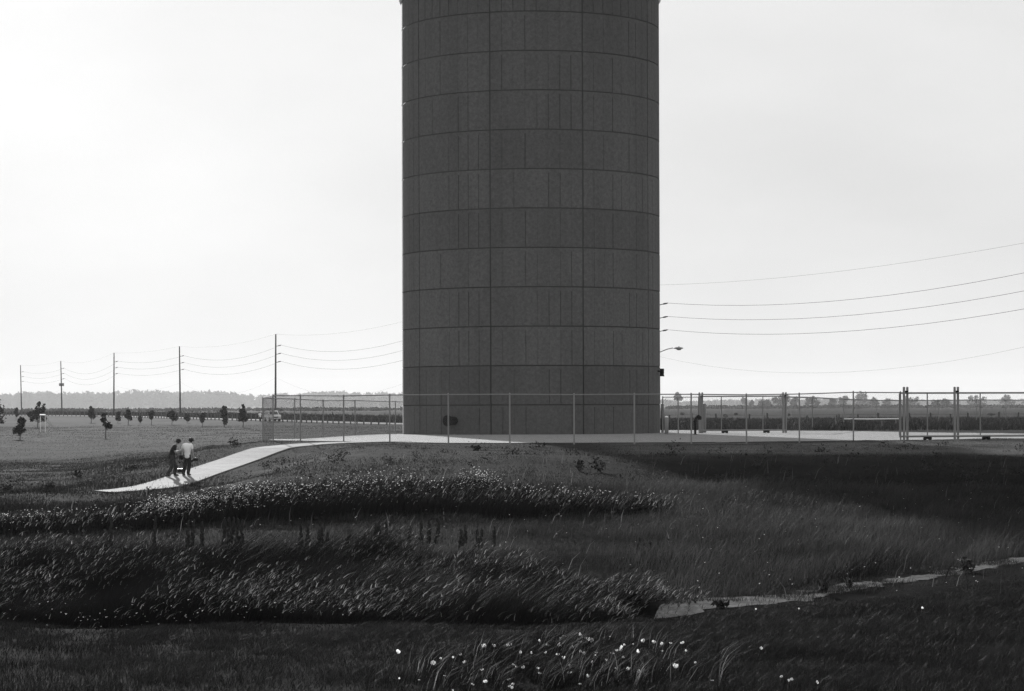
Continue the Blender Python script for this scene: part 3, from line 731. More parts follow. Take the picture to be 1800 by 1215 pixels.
stuff(blades('roadside_scrub', X, Y, np.clip(.9 * (1 + .7 * c_) * RNG.uniform(.4, 1.1, len(X)), .1, 2.2), np.full(len(X), .16), np.clip(.025 * (1 + .7 * c_) * RNG.uniform(.6, 1.4, len(X)), .005, .2), (.05, 0), .35), 'dark roadside scrub beyond the road at left', 'scrub')

ORD = lambda n: ('first second third fourth fifth sixth seventh eighth ninth tenth eleventh twelfth thirteenth fourteenth fifteenth sixteenth seventeenth eighteenth nineteenth twentieth'.split() + [str(k) + ('st' if k % 10 == 1 else 'nd' if k % 10 == 2 else 'rd' if k % 10 == 3 else 'th') for k in range(21, 120)])[n]
# ------------------------------------------------------------------ foreground flowers, stalks, weed clumps (individuals)
def flower(x, y, size, k_, lean=.25):
    d = solve_d(x, y + 14, 24, 45); X, Y = at(x, d); z0 = hz(X, Y); zf = EYE - (y - HOR) * d / F
    zf = max(zf, z0 + .08); o = empty('white_flower', (X, Y, z0))
    h = zf - z0
    MB().tube([(-lean * h, 0, 0), (-lean * h * .4, 0, h * .6), (0, 0, h)], .003, 5).build('stem', M['stem'], o)
    tl_ = random.choice((.3, .7, 1.1, 1.6)); head = Matrix.Rotation(random.uniform(-.9, .9), 3, 'Z') @ Matrix.Rotation(random.uniform(.2, 1.3), 3, 'X')
    for k in range(4):
        a = k * math.pi / 2 + random.uniform(-.2, .2); ca, sa = math.cos(a), math.sin(a); tilt = tl_ * random.uniform(.5, 1.3)
        V = []
        for (r, wq, zz) in ((.04, .12, 0), (.3, .42, .12), (.55, .42, .3), (.68, .2, .42)):
            for s_ in (-1, 1):
                q = head @ Vector(((r * ca - s_ * wq * sa) * size, (r * sa + s_ * wq * ca) * size, zz * size * tilt * 1.6)); V.append((q.x, q.y, h + q.z))
        mesh_obj('petal', V, [(0, 2, 3, 1), (2, 4, 5, 3), (4, 6, 7, 5)], M['petal'], o, True)
    MB().ball((0, 0, h + .05 * size), .1 * size, 6, 4).build('flower_centre', M['stem'], o)
    tag(o, 'white four petalled wildflower, ' + ORD(k_) + ' from the left in the near grass', 'flower', 'white flowers in the near grass')
M['stem'] = material('plant_stem', 0.05, 0.7, 0.1, 10)
fl_px = [(850, 1138), (868, 1137), (897, 1134), (945, 1127), (978, 1136), (990, 1119), (1018, 1118), (1028, 1123), (1071, 1120), (1024, 1152), (1048, 1151), (1083, 1147), (1089, 1143), (1094, 1160), (1112, 1135), (1162, 1136), (1177, 1135), (1162, 1147), (1198, 1133), (1204, 1148), (1221, 1170), (1000, 1184), (1040, 1168), (943, 1176), (906, 1172), (918, 1173), (892, 1195), (846, 1179), (829, 1203), (808, 1152), (795, 1156), (700, 1192), (735, 1195), (760, 1165), (1372, 1197), (1390, 1205), (1385, 1208), (1250, 1202), (1327, 1073), (1403, 1072), (1434, 1211), (1620, 1072), (1335, 1145), (932, 1151), (1130, 1128), (1065, 1165)]
for k in range(46):
    x = random.gauss(985, 125)
    if 660 < x < 1235: fl_px.append((round(x), round(random.uniform(1122, 1205) + abs(x - 1000) * .05)))
for k_, (x, y) in enumerate(sorted(fl_px)): flower(x, y, random.choice((.02, .028, .034, .044)) * random.uniform(.8, 1.15), k_)
# clump of long bright blades in the near grass
n = 9000
u = RNG.normal(950, 140, n); u = np.clip(u, 640, 1260); d = RNG.uniform(27.5, 36, n)
cl = noise2(u / 40, d, 1.0, 6, 2); k = (d < np.interp(u, [640, 760, 900, 1100, 1260], [29.5, 31.5, 33.5, 34.0, 31])) & (cl > -.2); u, d = u[k], d[k]
X, Y = (u - 900) / F * d, d
tone = np.where(RNG.random(len(X)) < .10, RNG.uniform(.2, .9, len(X)) ** 1.5, RNG.uniform(.008, .03, len(X)))
stuff(blades('long_grass', X, Y, RNG.uniform(.15, .42, len(X)), RNG.uniform(.004, .010, len(X)), tone, (.6, 0), .42), 'longer arching grass around the nearest flowers')
# dark seed stalks standing above the ditch grass
st = [(528, 975, 920), (541, 972, 915), (560, 955, 930), (565, 950, 925), (612, 955, 932), (666, 945, 915), (678, 955, 918), (720, 965, 925), (740, 950, 915), (754, 945, 912), (770, 945, 912), (810, 970, 930), (817, 965, 922), (838, 960, 930), (846, 965, 930), (868, 970, 925),
      (395, 945, 910), (402, 945, 908), (410, 945, 908), (418, 940, 910), (425, 940, 912), (340, 935, 912), (355, 935, 915), (330, 935, 915), (195, 925, 905), (272, 925, 905), (575, 952, 935), (660, 940, 920), (1685, 895, 875), (1485, 905, 885)]
for k_, (x, yb, yt) in enumerate(sorted(st)):
    d = 56.5 if x < 1000 else 72
    X, Y = at(x, d); z0 = hz(X, Y); zt = EYE - (yt - HOR) * d / F; h = max(.5, zt - z0); ln = random.uniform(.02, .22)
    o = empty('seed_stalk', (X, Y, z0))
    tag(o, 'dark dried seed stalk above the ditch grass, ' + ORD(k_) + ' from the left', 'weed', 'dark seed stalks along the ditch')
    MB().tube([(-ln * h, 0, -.05), (-ln * h * .35, 0, h * .6), (0, 0, h)], [.008, .006, .004], 5).build('stem', M['stalk'] if 'stalk' in M else M.setdefault('stalk', material('dried_stalk', .012, .9, .2, 20)), o)
    b = MB(); 
    for k in range(26):
        t = .5 + .5 * k / 26; p = Vector((-ln * h * (1 - t) * .7 * (1 - t), 0, h * t)); a = random.uniform(0, 6.28); r_ = .045 * (1.15 - t) * 2.0 * random.uniform(.5, 1)
        b.ball((p.x + r_ * math.cos(a), p.y + r_ * math.sin(a), p.z), (.028, .028, .045), 5, 3)
    b.build('seed_head', M['stalk'], o)
def weed_clump(x, d, hgt, wid, label, n=70, tonev=.012):
    hgt *= .8; wid *= .75
    X, Y = at(x, d); z0 = hz(X, Y); o = empty('weed_clump', (X, Y, z0)); tag(o, label, 'weed')
    b = MB()
    for k in range(9):
        a = random.uniform(0, 6.28); r_ = random.uniform(.1, .45) * wid
        b.tube([(0, 0, -.03), (r_ * .4 * math.cos(a), r_ * .4 * math.sin(a), hgt * .5), (r_ * math.cos(a), r_ * math.sin(a), hgt * random.uniform(.7, 1))], [.012, .008, .004], 4)
    b.build('stem', M['stem'], o)
    P = RNG.normal(0, 1, (n, 3)); P /= np.linalg.norm(P, axis=1)[:, None]; P *= RNG.uniform(.2, 1.25, (n, 1)) ** .8
    C = np.stack([P[:, 0] * wid / 2, P[:, 1] * wid / 2, hgt * .5 + P[:, 2] * hgt * .5], 1)
    leaf_mesh('leaves', C, RNG.uniform(.03, .09, n) * (1 + .3 * wid), np.clip(tonev * RNG.uniform(.5, 1.6, n), .004, .2), o)
def leaf_mesh(name, C, size, tone, parent):
    n = len(C); A = RNG.normal(0, 1, (n, 3)); A /= np.linalg.norm(A, axis=1)[:, None]; B = RNG.normal(0, 1, (n, 3)); B -= A * (A * B).sum(1)[:, None]; B /= np.linalg.norm(B, axis=1)[:, None]
    s_ = size[:, None]; V = np.stack([C - A * s_, C + B * s_ * .5, C + A * s_, C - B * s_ * .5], 1)
    Fq_ = (np.arange(n) * 4)[:, None] + np.arange(4)
    return np_mesh(name, V.reshape(-1, 3), Fq_, 4, M['leaf'], np.repeat(tone, 4), parent)
stuff(leaf_mesh('leafy_tufts', TUFT[0], TUFT[1], TUFT[2], None), 'low leafy tufts scattered through the rough grass', 'weeds')
weed_clump(1050, 92, .75, 1.0, 'larger dark leafy weed on the mound, at the edge of the tower shadow')
weed_clump(1019, 92, .7, .45, 'upright thin dark weed left of the larger weed on the mound')
weed_clump(838, 107, .35, .6, 'small dark spiky weed in front of the tower fence')
weed_clump(412, 120.5, .55, .75, 'dark leafy weed beside the top of the footpath')
weed_clump(12, 97, .55, .9, 'dark low bush at the left edge below the field')
weed_clump(232, 112, .4, .7, 'dark weed on the slope left of the walkers')
weed_clump(137, 113, .45, .8, 'dark weed farthest left on the rough slope')
weed_clump(88, 97, .4, .7, 'dark weed near the lower end of the footpath')
weed_clump(1265, 41.5, .2, .3, 'small dark plant growing from the bare bank', 26)
weed_clump(1445, 44.3, .35, .3, 'small branching plant on the lip of the bare bank', 18)
weed_clump(1490, 45.6, .3, .3, 'leafy plant on the bare bank right of the branching one', 24)
weed_clump(1695, 50.4, .4, .45, 'dark tuft overhanging the bare bank at far right', 34)

RNG = np.random.default_rng(11)
# ------------------------------------------------------------------ trees
def tree(name, label, x, d, top_px, wid_px, lobes, tonev=.035, nleaf=900, group=None, trunk=.3, leaf=.13, base=None):
    X, Y = at(x, d); z0 = hz(X, Y) if base is None else base; hgt = EYE + (HOR - top_px) * d / F - z0; wid = wid_px * d / F
    o = empty(name, (X, Y, z0)); tag(o, label, 'tree', group)
    tr = MB(); tr.tube([(0, 0, -.1), (.02 * hgt, 0, hgt * .35), (.0, 0, hgt * .8)], [hgt * .018 + .015, hgt * .014 + .01, .01], 7)
    Cs = []; sub = []
    for (lx, lz, lr) in lobes:
        sub.append((lx, lz, lr * .78))
        for q in range(4):
            a_ = random.uniform(0, 6.28); sub.append((lx + lr * .75 * math.cos(a_), lz + lr * .75 * math.sin(a_) * wid / max(hgt, .1), lr * random.uniform(.3, .5)))
    lobes = sub
    for (lx, lz, lr) in lobes:
        lc = Vector((lx * wid, random.uniform(-.2, .2) * wid, lz * hgt)); r_ = lr * wid
        tr.tube([(0, 0, min(lc.z * .7, hgt * .5)), tuple(lc)], [.012 * hgt, .005 * hgt], 5)
        m_ = max(12, int(nleaf * lr * lr / sum(q[2] ** 2 for q in lobes)))
        P = RNG.normal(0, 1, (m_, 3)); P /= np.linalg.norm(P, axis=1)[:, None]; P *= RNG.uniform(0, 1, (m_, 1)) ** .45
        P *= 1 + .35 * np.sin(P[:, :1] * 7 + lx * 9) * np.cos(P[:, 2:] * 6)
        Cs.append(np.array(lc) + P * np.array([r_, r_, r_ * .95]))
    tr.build('trunk', M['bark'], o)
    C = np.concatenate(Cs); C = C[C[:, 2] > hgt * .12]
    leaf_mesh('crown', C, RNG.uniform(.6, 1.3, len(C)) * leaf, np.clip(tonev * RNG.uniform(.5, 1.6, len(C)), .006, .2), o)
    return o
def rl(n=5, cone=False):
    L = []
    for k in range(n):
        t = (k + .5) / n; L.append((random.uniform(-.28, .28) * (1 - .6 * t), .35 + .58 * t, .3 * (1.15 - .6 * t if cone else 1.1 - .45 * t) * random.uniform(.8, 1.15)))
    return L
G1 = 'young trees in the field'
yt = [(-4, 752, 694, 30, 'large dark tree cut by the left picture edge', [(0, .35, .5), (.1, .62, .35), (-.1, .85, .35)]),
      (28, 735, 714, 10, 'tiny far bush between the left edge and the big lobed tree', rl(3)),
      (35, 770, 728, 23, 'round headed young tree on a thin stem at far left', [(0, .5, .42), (.05, .68, .38), (-.08, .4, .4), (.1, .85, .22)]),
      (66, 749, 704, 34, 'biggest lobed young tree, standing behind the goal', [(-.2, .45, .3), (.12, .5, .34), (0, .7, .28), (.3, .82, .15), (-.38, .52, .13), (.1, .92, .13), (.33, .35, .14)]),
      (160, 741, 710, 14, 'slim pointed young tree right of the goal', [(0, .5, .4), (.1, .7, .3), (-.05, .88, .16), (.35, .35, .2)]),
      (185, 768, 721, 20, 'leaning two lobed young tree nearest the walkers path', [(.22, .48, .38), (-.1, .68, .25), (-.1, .88, .2)]),
      (207, 742, 721, 11, 'small pale young tree behind the leaning one', rl(4)),
      (225, 745, 714, 15, 'pointed young tree right of the third utility pole', [(0, .55, .4), (.28, .4, .25), (-.25, .5, .2), (.02, .8, .22)]),
      (246, 742, 729, 8, 'smallest young tree in the middle of the row', rl(3)),
      (266, 745, 719, 10, 'narrow young tree left of the fourth utility pole', [(0, .75, .42), (-.1, .5, .32), (.25, .85, .25)]),
      (302, 745, 718, 16, 'dense round young tree just left of the fourth utility pole', [(-.05, .6, .42), (.25, .45, .35), (0, .82, .22)]),
      (329, 742, 727, 10, 'faint low young tree right of the fourth utility pole', rl(3)),
      (356, 748, 723, 12, 'stocky dark young tree in the right half of the row', [(0, .6, .42), (.15, .8, .25), (-.1, .42, .3)]),
      (394, 749, 712, 16, 'tall dark young tree, second from the right end of the row', [(0, .5, .38), (.1, .3, .35), (-.1, .72, .36), (.05, .9, .24)]),
      (427, 751, 710, 17, 'tall dark young tree at the right end of the row', [(0, .55, .36), (-.3, .35, .22), (.3, .38, .22), (0, .75, .32), (.05, .92, .2)])]
for x, yb, ytop, wd, lab, lob in yt:
    d = solve_d(x, yb, 180, 520); tree('young_tree', lab, x, d, ytop, wd, lob, .022, 900, G1, leaf=.16 * d / 300)
# larger trees across the pasture at right
G2 = 'trees across the pasture at right'
for x, top, wd, d, lab, lob in [
    (1192, 696, 17, 2415, 'thin flat topped tree nearest the right tower edge', [(0, .93, .4), (-.25, .8, .25), (.25, .8, .25)]),
    (1308, 699, 12, 2520, 'slender tree in front of the grey wood right of the rear gate', rl(5)),
    (1322, 706, 12, 2100, 'small round tree right of the slender one', rl(4)),
    (1346, 708, 22, 1995, 'low broad tree left of the rear gate post pair', [(-.25, .5, .35), (.25, .55, .35), (0, .7, .35)]),
    (1372, 697, 30, 2100, 'large spreading tree behind the right rear gate posts', [(-.25, .45, .35), (.2, .5, .35), (0, .75, .3), (.3, .8, .22), (-.3, .7, .2)]),
    (1398, 701, 20, 2205, 'bushy tree just right of the large spreading one', rl(5)),
    (1428, 700, 22, 2100, 'round headed tree between the fourth and fifth front posts', [(-.2, .6, .35), (.2, .62, .35), (0, .8, .28)]),
    (1462, 704, 20, 2100, 'dark tree left of the fence post near the rail', rl(5)),
    (1484, 699, 24, 2310, 'tree with thin top beside the tall fence post', rl(6)),
    (1514, 695, 32, 2520, 'tallest tree of the right hand row', [(-.2, .5, .35), (.2, .5, .35), (0, .72, .35), (.12, .88, .22), (-.2, .8, .2)]),
    (1534, 703, 24, 2100, 'tree right of the tallest one', rl(5)),
    (1562, 706, 22, 2310, 'tree just left of the sliding gate', rl(5)),
    (1600, 703, 30, 2205, 'broad tree behind the left gate posts', [(-.28, .55, .32), (.25, .55, .35), (0, .75, .3)]),
    (1655, 709, 30, 1890, 'sprawling tree seen through the sliding gate', [(-.3, .4, .3), (.2, .6, .3), (.38, .75, .2)]),
    (1716, 705, 34, 2310, 'tree behind the right gate posts', [(-.28, .55, .32), (.25, .6, .35), (0, .8, .28)]),
    (1768, 699, 26, 2520, 'tree near the right picture edge', rl(5)), (1810, 704, 30, 2310, 'tree cut by the right picture edge', rl(5))]:
    tree('pasture_tree', lab, x, d, top, wd, lob, .03, 900, G2, leaf=.95)
# low dark bushes on the pasture
for x, y, wp, hp, lab in [(1199, 731, 9, 5, 'flat dark bush in the pasture nearest the tower'), (1275, 736, 10, 7, 'squarish dark bush in the pasture beyond the rear gate'), (1294, 732, 7, 5, 'small oval dark bush right of the squarish one'), (1387, 733, 4, 4, 'tiny dark bush right of the rear gate posts'), (1742, 734, 16, 5, 'flat dark bush seen through the sliding gate')]:
    d = solve_d(x, y, 240, 1200); X, Y = at(x, d); o = empty('pasture_bush', (X, Y, hz(X, Y))); tag(o, lab, 'bush'); sc = d / F
    P = RNG.normal(0, 1, (140, 3)); P /= np.linalg.norm(P, axis=1)[:, None]; P *= RNG.uniform(.2, 1, (140, 1)) ** .5
    leaf_mesh('leaves', np.stack([P[:, 0] * wp * sc / 2, P[:, 1] * wp * sc / 2, (P[:, 2] * .5 + .5) * hp * sc], 1), np.full(140, .9 * sc), np.clip(.02 * RNG.uniform(.5, 1.5, 140), 0, 1), o)
    MB().tube([(0, 0, -.05), (0, 0, hp * sc * .6)], .4 * sc, 5).build('stem', M['bark'], o)
# distant wood that reads as one mass
def wood(name, label, xs, d0, d1, top_fn, n, leaf, per, tonev):
    Cs = []; T_ = []
    for k in range(n):
        x = random.uniform(*xs); d = random.uniform(d0, d1); X, Y = at(x, d); zb = hz(X, Y); top = (EYE + (HOR - top_fn(x)) * d / F - zb) * random.uniform(.62, 1.06); wdt = random.uniform(.25, .6) * max(top, 8)
        P = RNG.normal(0, 1, (per, 3)); P /= np.linalg.norm(P, axis=1)[:, None]; P *= RNG.uniform(.3, 1, (per, 1)) ** .4
        P[:, 2] = np.where(RNG.random(per) < .45, -np.abs(P[:, 2]) * 1.55, P[:, 2])
        Cs.append(np.stack([X + P[:, 0] * wdt, Y + P[:, 1] * wdt, zb + top * .6 + P[:, 2] * top * .4], 1)); T_.append(np.full(per, tonev * random.uniform(.7, 1.3)))
    C = np.concatenate(Cs); t = np.concatenate(T_) * RNG.uniform(.6, 1.4, len(C))
    o = leaf_mesh(name, C, RNG.uniform(.6, 1.2, len(C)) * leaf, t, None); tag(o, label, 'wood', kind='stuff')
tl = lambda x: np.interp(x, [-60, 0, 40, 80, 100, 150, 180, 235, 270, 320, 345, 390, 430, 470, 520, 600, 640, 690, 760], [690, 690, 688, 685, 690, 683, 690, 682, 685, 688, 686, 686, 690, 693, 690, 687, 689, 689, 692])
wood('distant_wood', 'hazy grey wood along the horizon left of the tower', (-120, 800), 5500, 6500, tl, 430, 5.5, 200, .03)
tr_ = lambda x: np.interp(x, [1100, 1165, 1200, 1300, 1420, 1560, 1700, 1900], [704, 704, 708, 705, 704, 706, 707, 705])
wood('distant_wood', 'hazy grey wood along the horizon right of the tower', (1050, 1950), 5000, 6200, tr_, 560, 5.0, 150, .03)
wood('distant_hedge', 'thin far hedge line across the pasture at right', (1120, 1950), 1400, 1700, lambda x: 714.0, 260, 1.0, 60, .04)
wood('distant_hedge', 'thin far hedge line across the fields at left', (-120, 800), 1100, 1500, lambda x: 715.5, 200, 1.0, 50, .05)

# ------------------------------------------------------------------ posts by the road, field fences, rails
pb = MB().tube([(0, 0, -.2), (0, 0, 1.0), (0, 0, 1.06)], [.11, .11, .07], 8)
pme = bpy.data.meshes.new('road_post'); pme.from_pydata(pb.v, [], pb.f); pme.update(); pme.materials.append(M['wood'])
acc = 0.0; last = None; rdd = np.array(road_pts); cnt = 0
for i in range(1, len(rdd)):
    a, b = rdd[i - 1], rdd[i]; L = float(np.hypot(*(b - a))); s_ = 0.0
    nrm = np.array([b[1] - a[1], -(b[0] - a[0])]) / L
    if nrm[1] > 0: nrm = -nrm
    while acc + (L - s_) >= 3.1:
        s_ += 3.1 - acc; acc = 0.0; p = a + (b - a) * s_ / L + nrm * 4.4
        if p[1] < 180: continue
        u_ = p[0] / p[1] * F + 900
        if u_ < -15 or u_ > 702: continue
        o = link(bpy.data.objects.new('road_post', pme)); o.location = (p[0], p[1], hz(p[0], p[1])); o.rotation_euler = (random.uniform(-.05, .05), random.uniform(-.05, .05), random.uniform(0, 3)); o.scale = (1, 1, random.uniform(.9, 1.08))
        tag(o, 'short dark wooden road post ' + ('seen through the chain link fence' if u_ > 470 else 'between the fence corner and the fourth utility pole' if u_ > 317 else 'between the fourth and third utility poles' if u_ > 200 else 'between the third pole and the goal' if u_ > 115 else 'in the far row behind the goal and leftmost trees'), 'post', 'short posts lining the road'); cnt += 1
    acc += L - s_
print('road posts', cnt)
def field_fence(label, pts, h, nrep, m, wires):
    P = smooth_poly(pts, 1.0); P = [P[int(k)] for k in np.linspace(0, len(P) - 1, nrep)]
    root = empty('field_fence', (*P[0], hz(*P[0]))); ox, oy, oz = root.location; tag(root, label, 'fence')
    b = MB().tube([(0, 0, -.2), (0, 0, h)], [.09, .075], 6); me = bpy.data.meshes.new('post'); me.from_pydata(b.v, [], b.f); me.update(); me.materials.append(m)
    for x, y in P:
        o = link(bpy.data.objects.new('post', me), root); o.location = (x - ox, y - oy, hz(x, y) - oz); o.rotation_euler = (random.uniform(-.06, .06), random.uniform(-.08, .08), 0); o.scale = (1, 1, random.uniform(.85, 1.1))
    for wz in wires: MB().tube([(x - ox, y - oy, hz(x, y) - oz + wz * h) for x, y in P], .012, 4).build('wire', M['cable'], root)
field_fence('wooden field fence with thin wires beyond the road at left', [at(x, d) for x, d in ((-40, 690), (200, 560), (420, 460), (600, 420), (760, 400))], 1.5, 44, M['wood'], (.4, .65, .9))
field_fence('wooden post and wire fence across the pasture at right', [at(x, d) for x, d in ((1150, 235), (1300, 232), (1460, 228), (1700, 232), (1850, 236))], 1.15, 19, M['wood'], (.5, .9))
# low pipe rail on dark posts
gp = [at(x, d) for x, d in ((1484, 204), (1530, 203), (1583, 202))]
root = empty('pipe_rail', (*gp[0], hz(*gp[0]))); tag(root, 'low pale pipe rail on stubby dark posts left of the sliding gate', 'rail'); ox, oy, oz = root.location
MB().tube([(x - ox, y - oy, hz(x, y) - oz + .72) for x, y in gp], .06, 8).build('rail', M['white'], root)
for x in (1497, 1552, 1577):
    X, Y = at(x, 203); MB().tube([(X - ox, Y - oy, -.2), (X - ox + .05, Y - oy, .35), (X - ox, Y - oy, .7)], [.14, .17, .15], 7).build('post', M['wood'], root)
for x, lab in ((1471, 'dark stump like post left of the pale pipe rail'), (1345, 'thin dark wooden post standing right of the rear gate middle')):
    X, Y = at(x, 206); o = empty('wooden_post', (X, Y, hz(X, Y))); tag(o, lab, 'post')
    MB().tube([(0, 0, -.2), (.03, 0, .5), (-.05, 0, 1.0)], [.12, .13, .09] if x > 1400 else [.07, .06, .05], 7).build('shaft', M['wood'], o)
    MB().lathe([(.09, 0), (.07, .05)] if x > 1400 else [(.05, 0), (.04, .03)], 7, (-.05, 0, 1.0)).build('top', M['wood'], o)

# ------------------------------------------------------------------ goal
d = solve_d(92, 757, 180, 520); X, Y = at(71, d); z0 = hz(X, Y); sc = d / F
goal = empty('football_goal', (X, Y, z0), 0); tag(goal, 'small white goal frame in the field before the big lobed tree', 'goal')
gw = 17.5 * sc; gh = 30 * sc; gdp = 24 * sc
MB().tube([(0, 0, 0), (0, 0, gh)], .04, 8).build('goal_post', M['white'], goal)
MB().tube([(gw, -3.0, hz(X + gw, Y - 3) - z0), (gw, -3.0, gh)], .04, 8).build('goal_post', M['white'], goal)
MB().tube([(-.03, 0, gh), (gw + .03, -3.0, gh)], .08, 8).build('crossbar', M['white'], goal)
MB().tube([(gw, -3.0, gh), (gw + 1.1 * gdp, -5.0, .05 + hz(X + gw + gdp, Y - 5) - z0)], .03, 6).build('back_stay', M['galv'], goal)
MB().tube([(0, 0, gh), (1.1 * gdp, 1.0, .05 + hz(X + gdp, Y + 1) - z0)], .03, 6).build('back_stay', M['galv'], goal)

# ------------------------------------------------------------------ car on the road
d = 392; X, Y = at(479, d); z0 = hz(X, Y) + .12
tang = Vector((ROAD[5][0] - ROAD[6][0], ROAD[5][1] - ROAD[6][1], 0)).normalized()
car = empty('car', (X, Y, z0), math.atan2(-tang.y, -tang.x)); tag(car, 'pale off road car on the road behind the fence corner', 'car')
prof = [(-2.2, .45), (-2.25, .95), (-2.1, 1.12), (-1.85, 1.72), (.35, 1.74), (.95, 1.15), (2.05, 1.02), (2.25, .85), (2.25, .42)]
V = []; 
for s_ in (-1, 1):
    for (x, z) in prof: V.append((x, s_ * (.88 if z < 1.2 else .74), z))
n = len(prof); Fs = [tuple(range(n)), tuple(range(2 * n - 1, n - 1, -1))] + [(i, (i + 1) % n, n + (i + 1) % n, n + i) for i in range(n)]
body = mesh_obj('body', V, [f[::-1] for f in Fs], M['carpaint'], car); bm_ = body.modifiers.new('bevel', 'BEVEL'); bm_.width = .07; bm_.segments = 2
for s_ in (-1, 1):
    q = lambda x, z: (x, s_ * (.885 - (z - 1.18) * .22 + .012), z)
    for pts in ([q(-1.75, 1.2), q(-.75, 1.2), q(-.75, 1.62), q(-1.62, 1.62)], [q(-.68, 1.2), q(.78, 1.2), q(.32, 1.62), q(-.68, 1.62)]):
        mesh_obj('side_window', pts, [(0, 1, 2, 3)], M['glass'], car)
    MB().box((2.24, s_ * .62, .82), (.06, .3, .16)).build('headlight', M['white'], car)
mesh_obj('windscreen', [(.96, -.72, 1.19), (.96, .72, 1.19), (.45, .62, 1.68), (.45, -.62, 1.68)], [(0, 1, 2, 3)], M['glass'], car)
MB().box((2.27, 0, .72), (.04, .8, .16)).build('grille', M['rubber'], car)
for x in (-1.4, 1.4):
    for s_ in (-1, 1):
        wh = MB().tube([(x, s_ * .72, .37), (x, s_ * .92, .37)], .37, 16).build('wheel', M['rubber'], car); MB().tube([(x, s_ * .90, .37), (x, s_ * .935, .37)], .2, 12).build('rim', M['lamp'], wh)

# ------------------------------------------------------------------ people
def skin_obj(name, nodes, edges, m, parent, root=0, sub=2):
    me = bpy.data.meshes.new(name); me.from_pydata([n_[0] for n_ in nodes], edges, []); me.update()
    o = bpy.data.objects.new(name, me); link(o, parent)
    o.modifiers.new('skin', 'SKIN')
    sv = me.skin_vertices
    lay = sv[0].data if len(sv) else None
    if lay is None:
        bpy.context.view_layer.objects.active = o; bpy.ops.mesh.customdata_skin_add(); lay = me.skin_vertices[0].data
    for i, n_ in enumerate(nodes):
        r_ = n_[1]; lay[i].radius = (r_, r_) if not isinstance(r_, tuple) else r_
        lay[i].use_root = (i == root)
    o.modifiers['skin'].use_smooth_shade = True
    s_ = o.modifiers.new('sub', 'SUBSURF'); s_.levels = sub; s_.render_levels = sub
    me.materials.append(m)
    return o
def hand(nodes, edges, wrist_i, tip_dir, side, curl):
    """palm, four fingers, a thumb; returns nothing, extends the lists"""
    w_ = Vector(nodes[wrist_i][0]); t = Vector(tip_dir).normalized(); sd = Vector(side).normalized(); cu = Vector(curl).normalized()
    pi = len(nodes); nodes.append((tuple(w_ + t * .06), (.036, .022))); edges.append((wrist_i, pi))
    for k, ln in enumerate((.062, .072, .068, .052)):
        off = sd * (.03 - .02 * k); b = w_ + t * .095 + off; i = len(nodes)
        nodes.append((tuple(b), .010)); nodes.append((tuple(b + t * ln * .5 + cu * .012), .009)); nodes.append((tuple(b + t * ln * .75 + cu * .04), .008))
        edges.extend([(pi, i), (i, i + 1), (i + 1, i + 2)])
    i = len(nodes); b = w_ + t * .045 + sd * .045
    nodes.append((tuple(b), .011)); nodes.append((tuple(b + t * .035 + sd * .02 + cu * .02), .009)); edges.extend([(pi, i), (i, i + 1)])
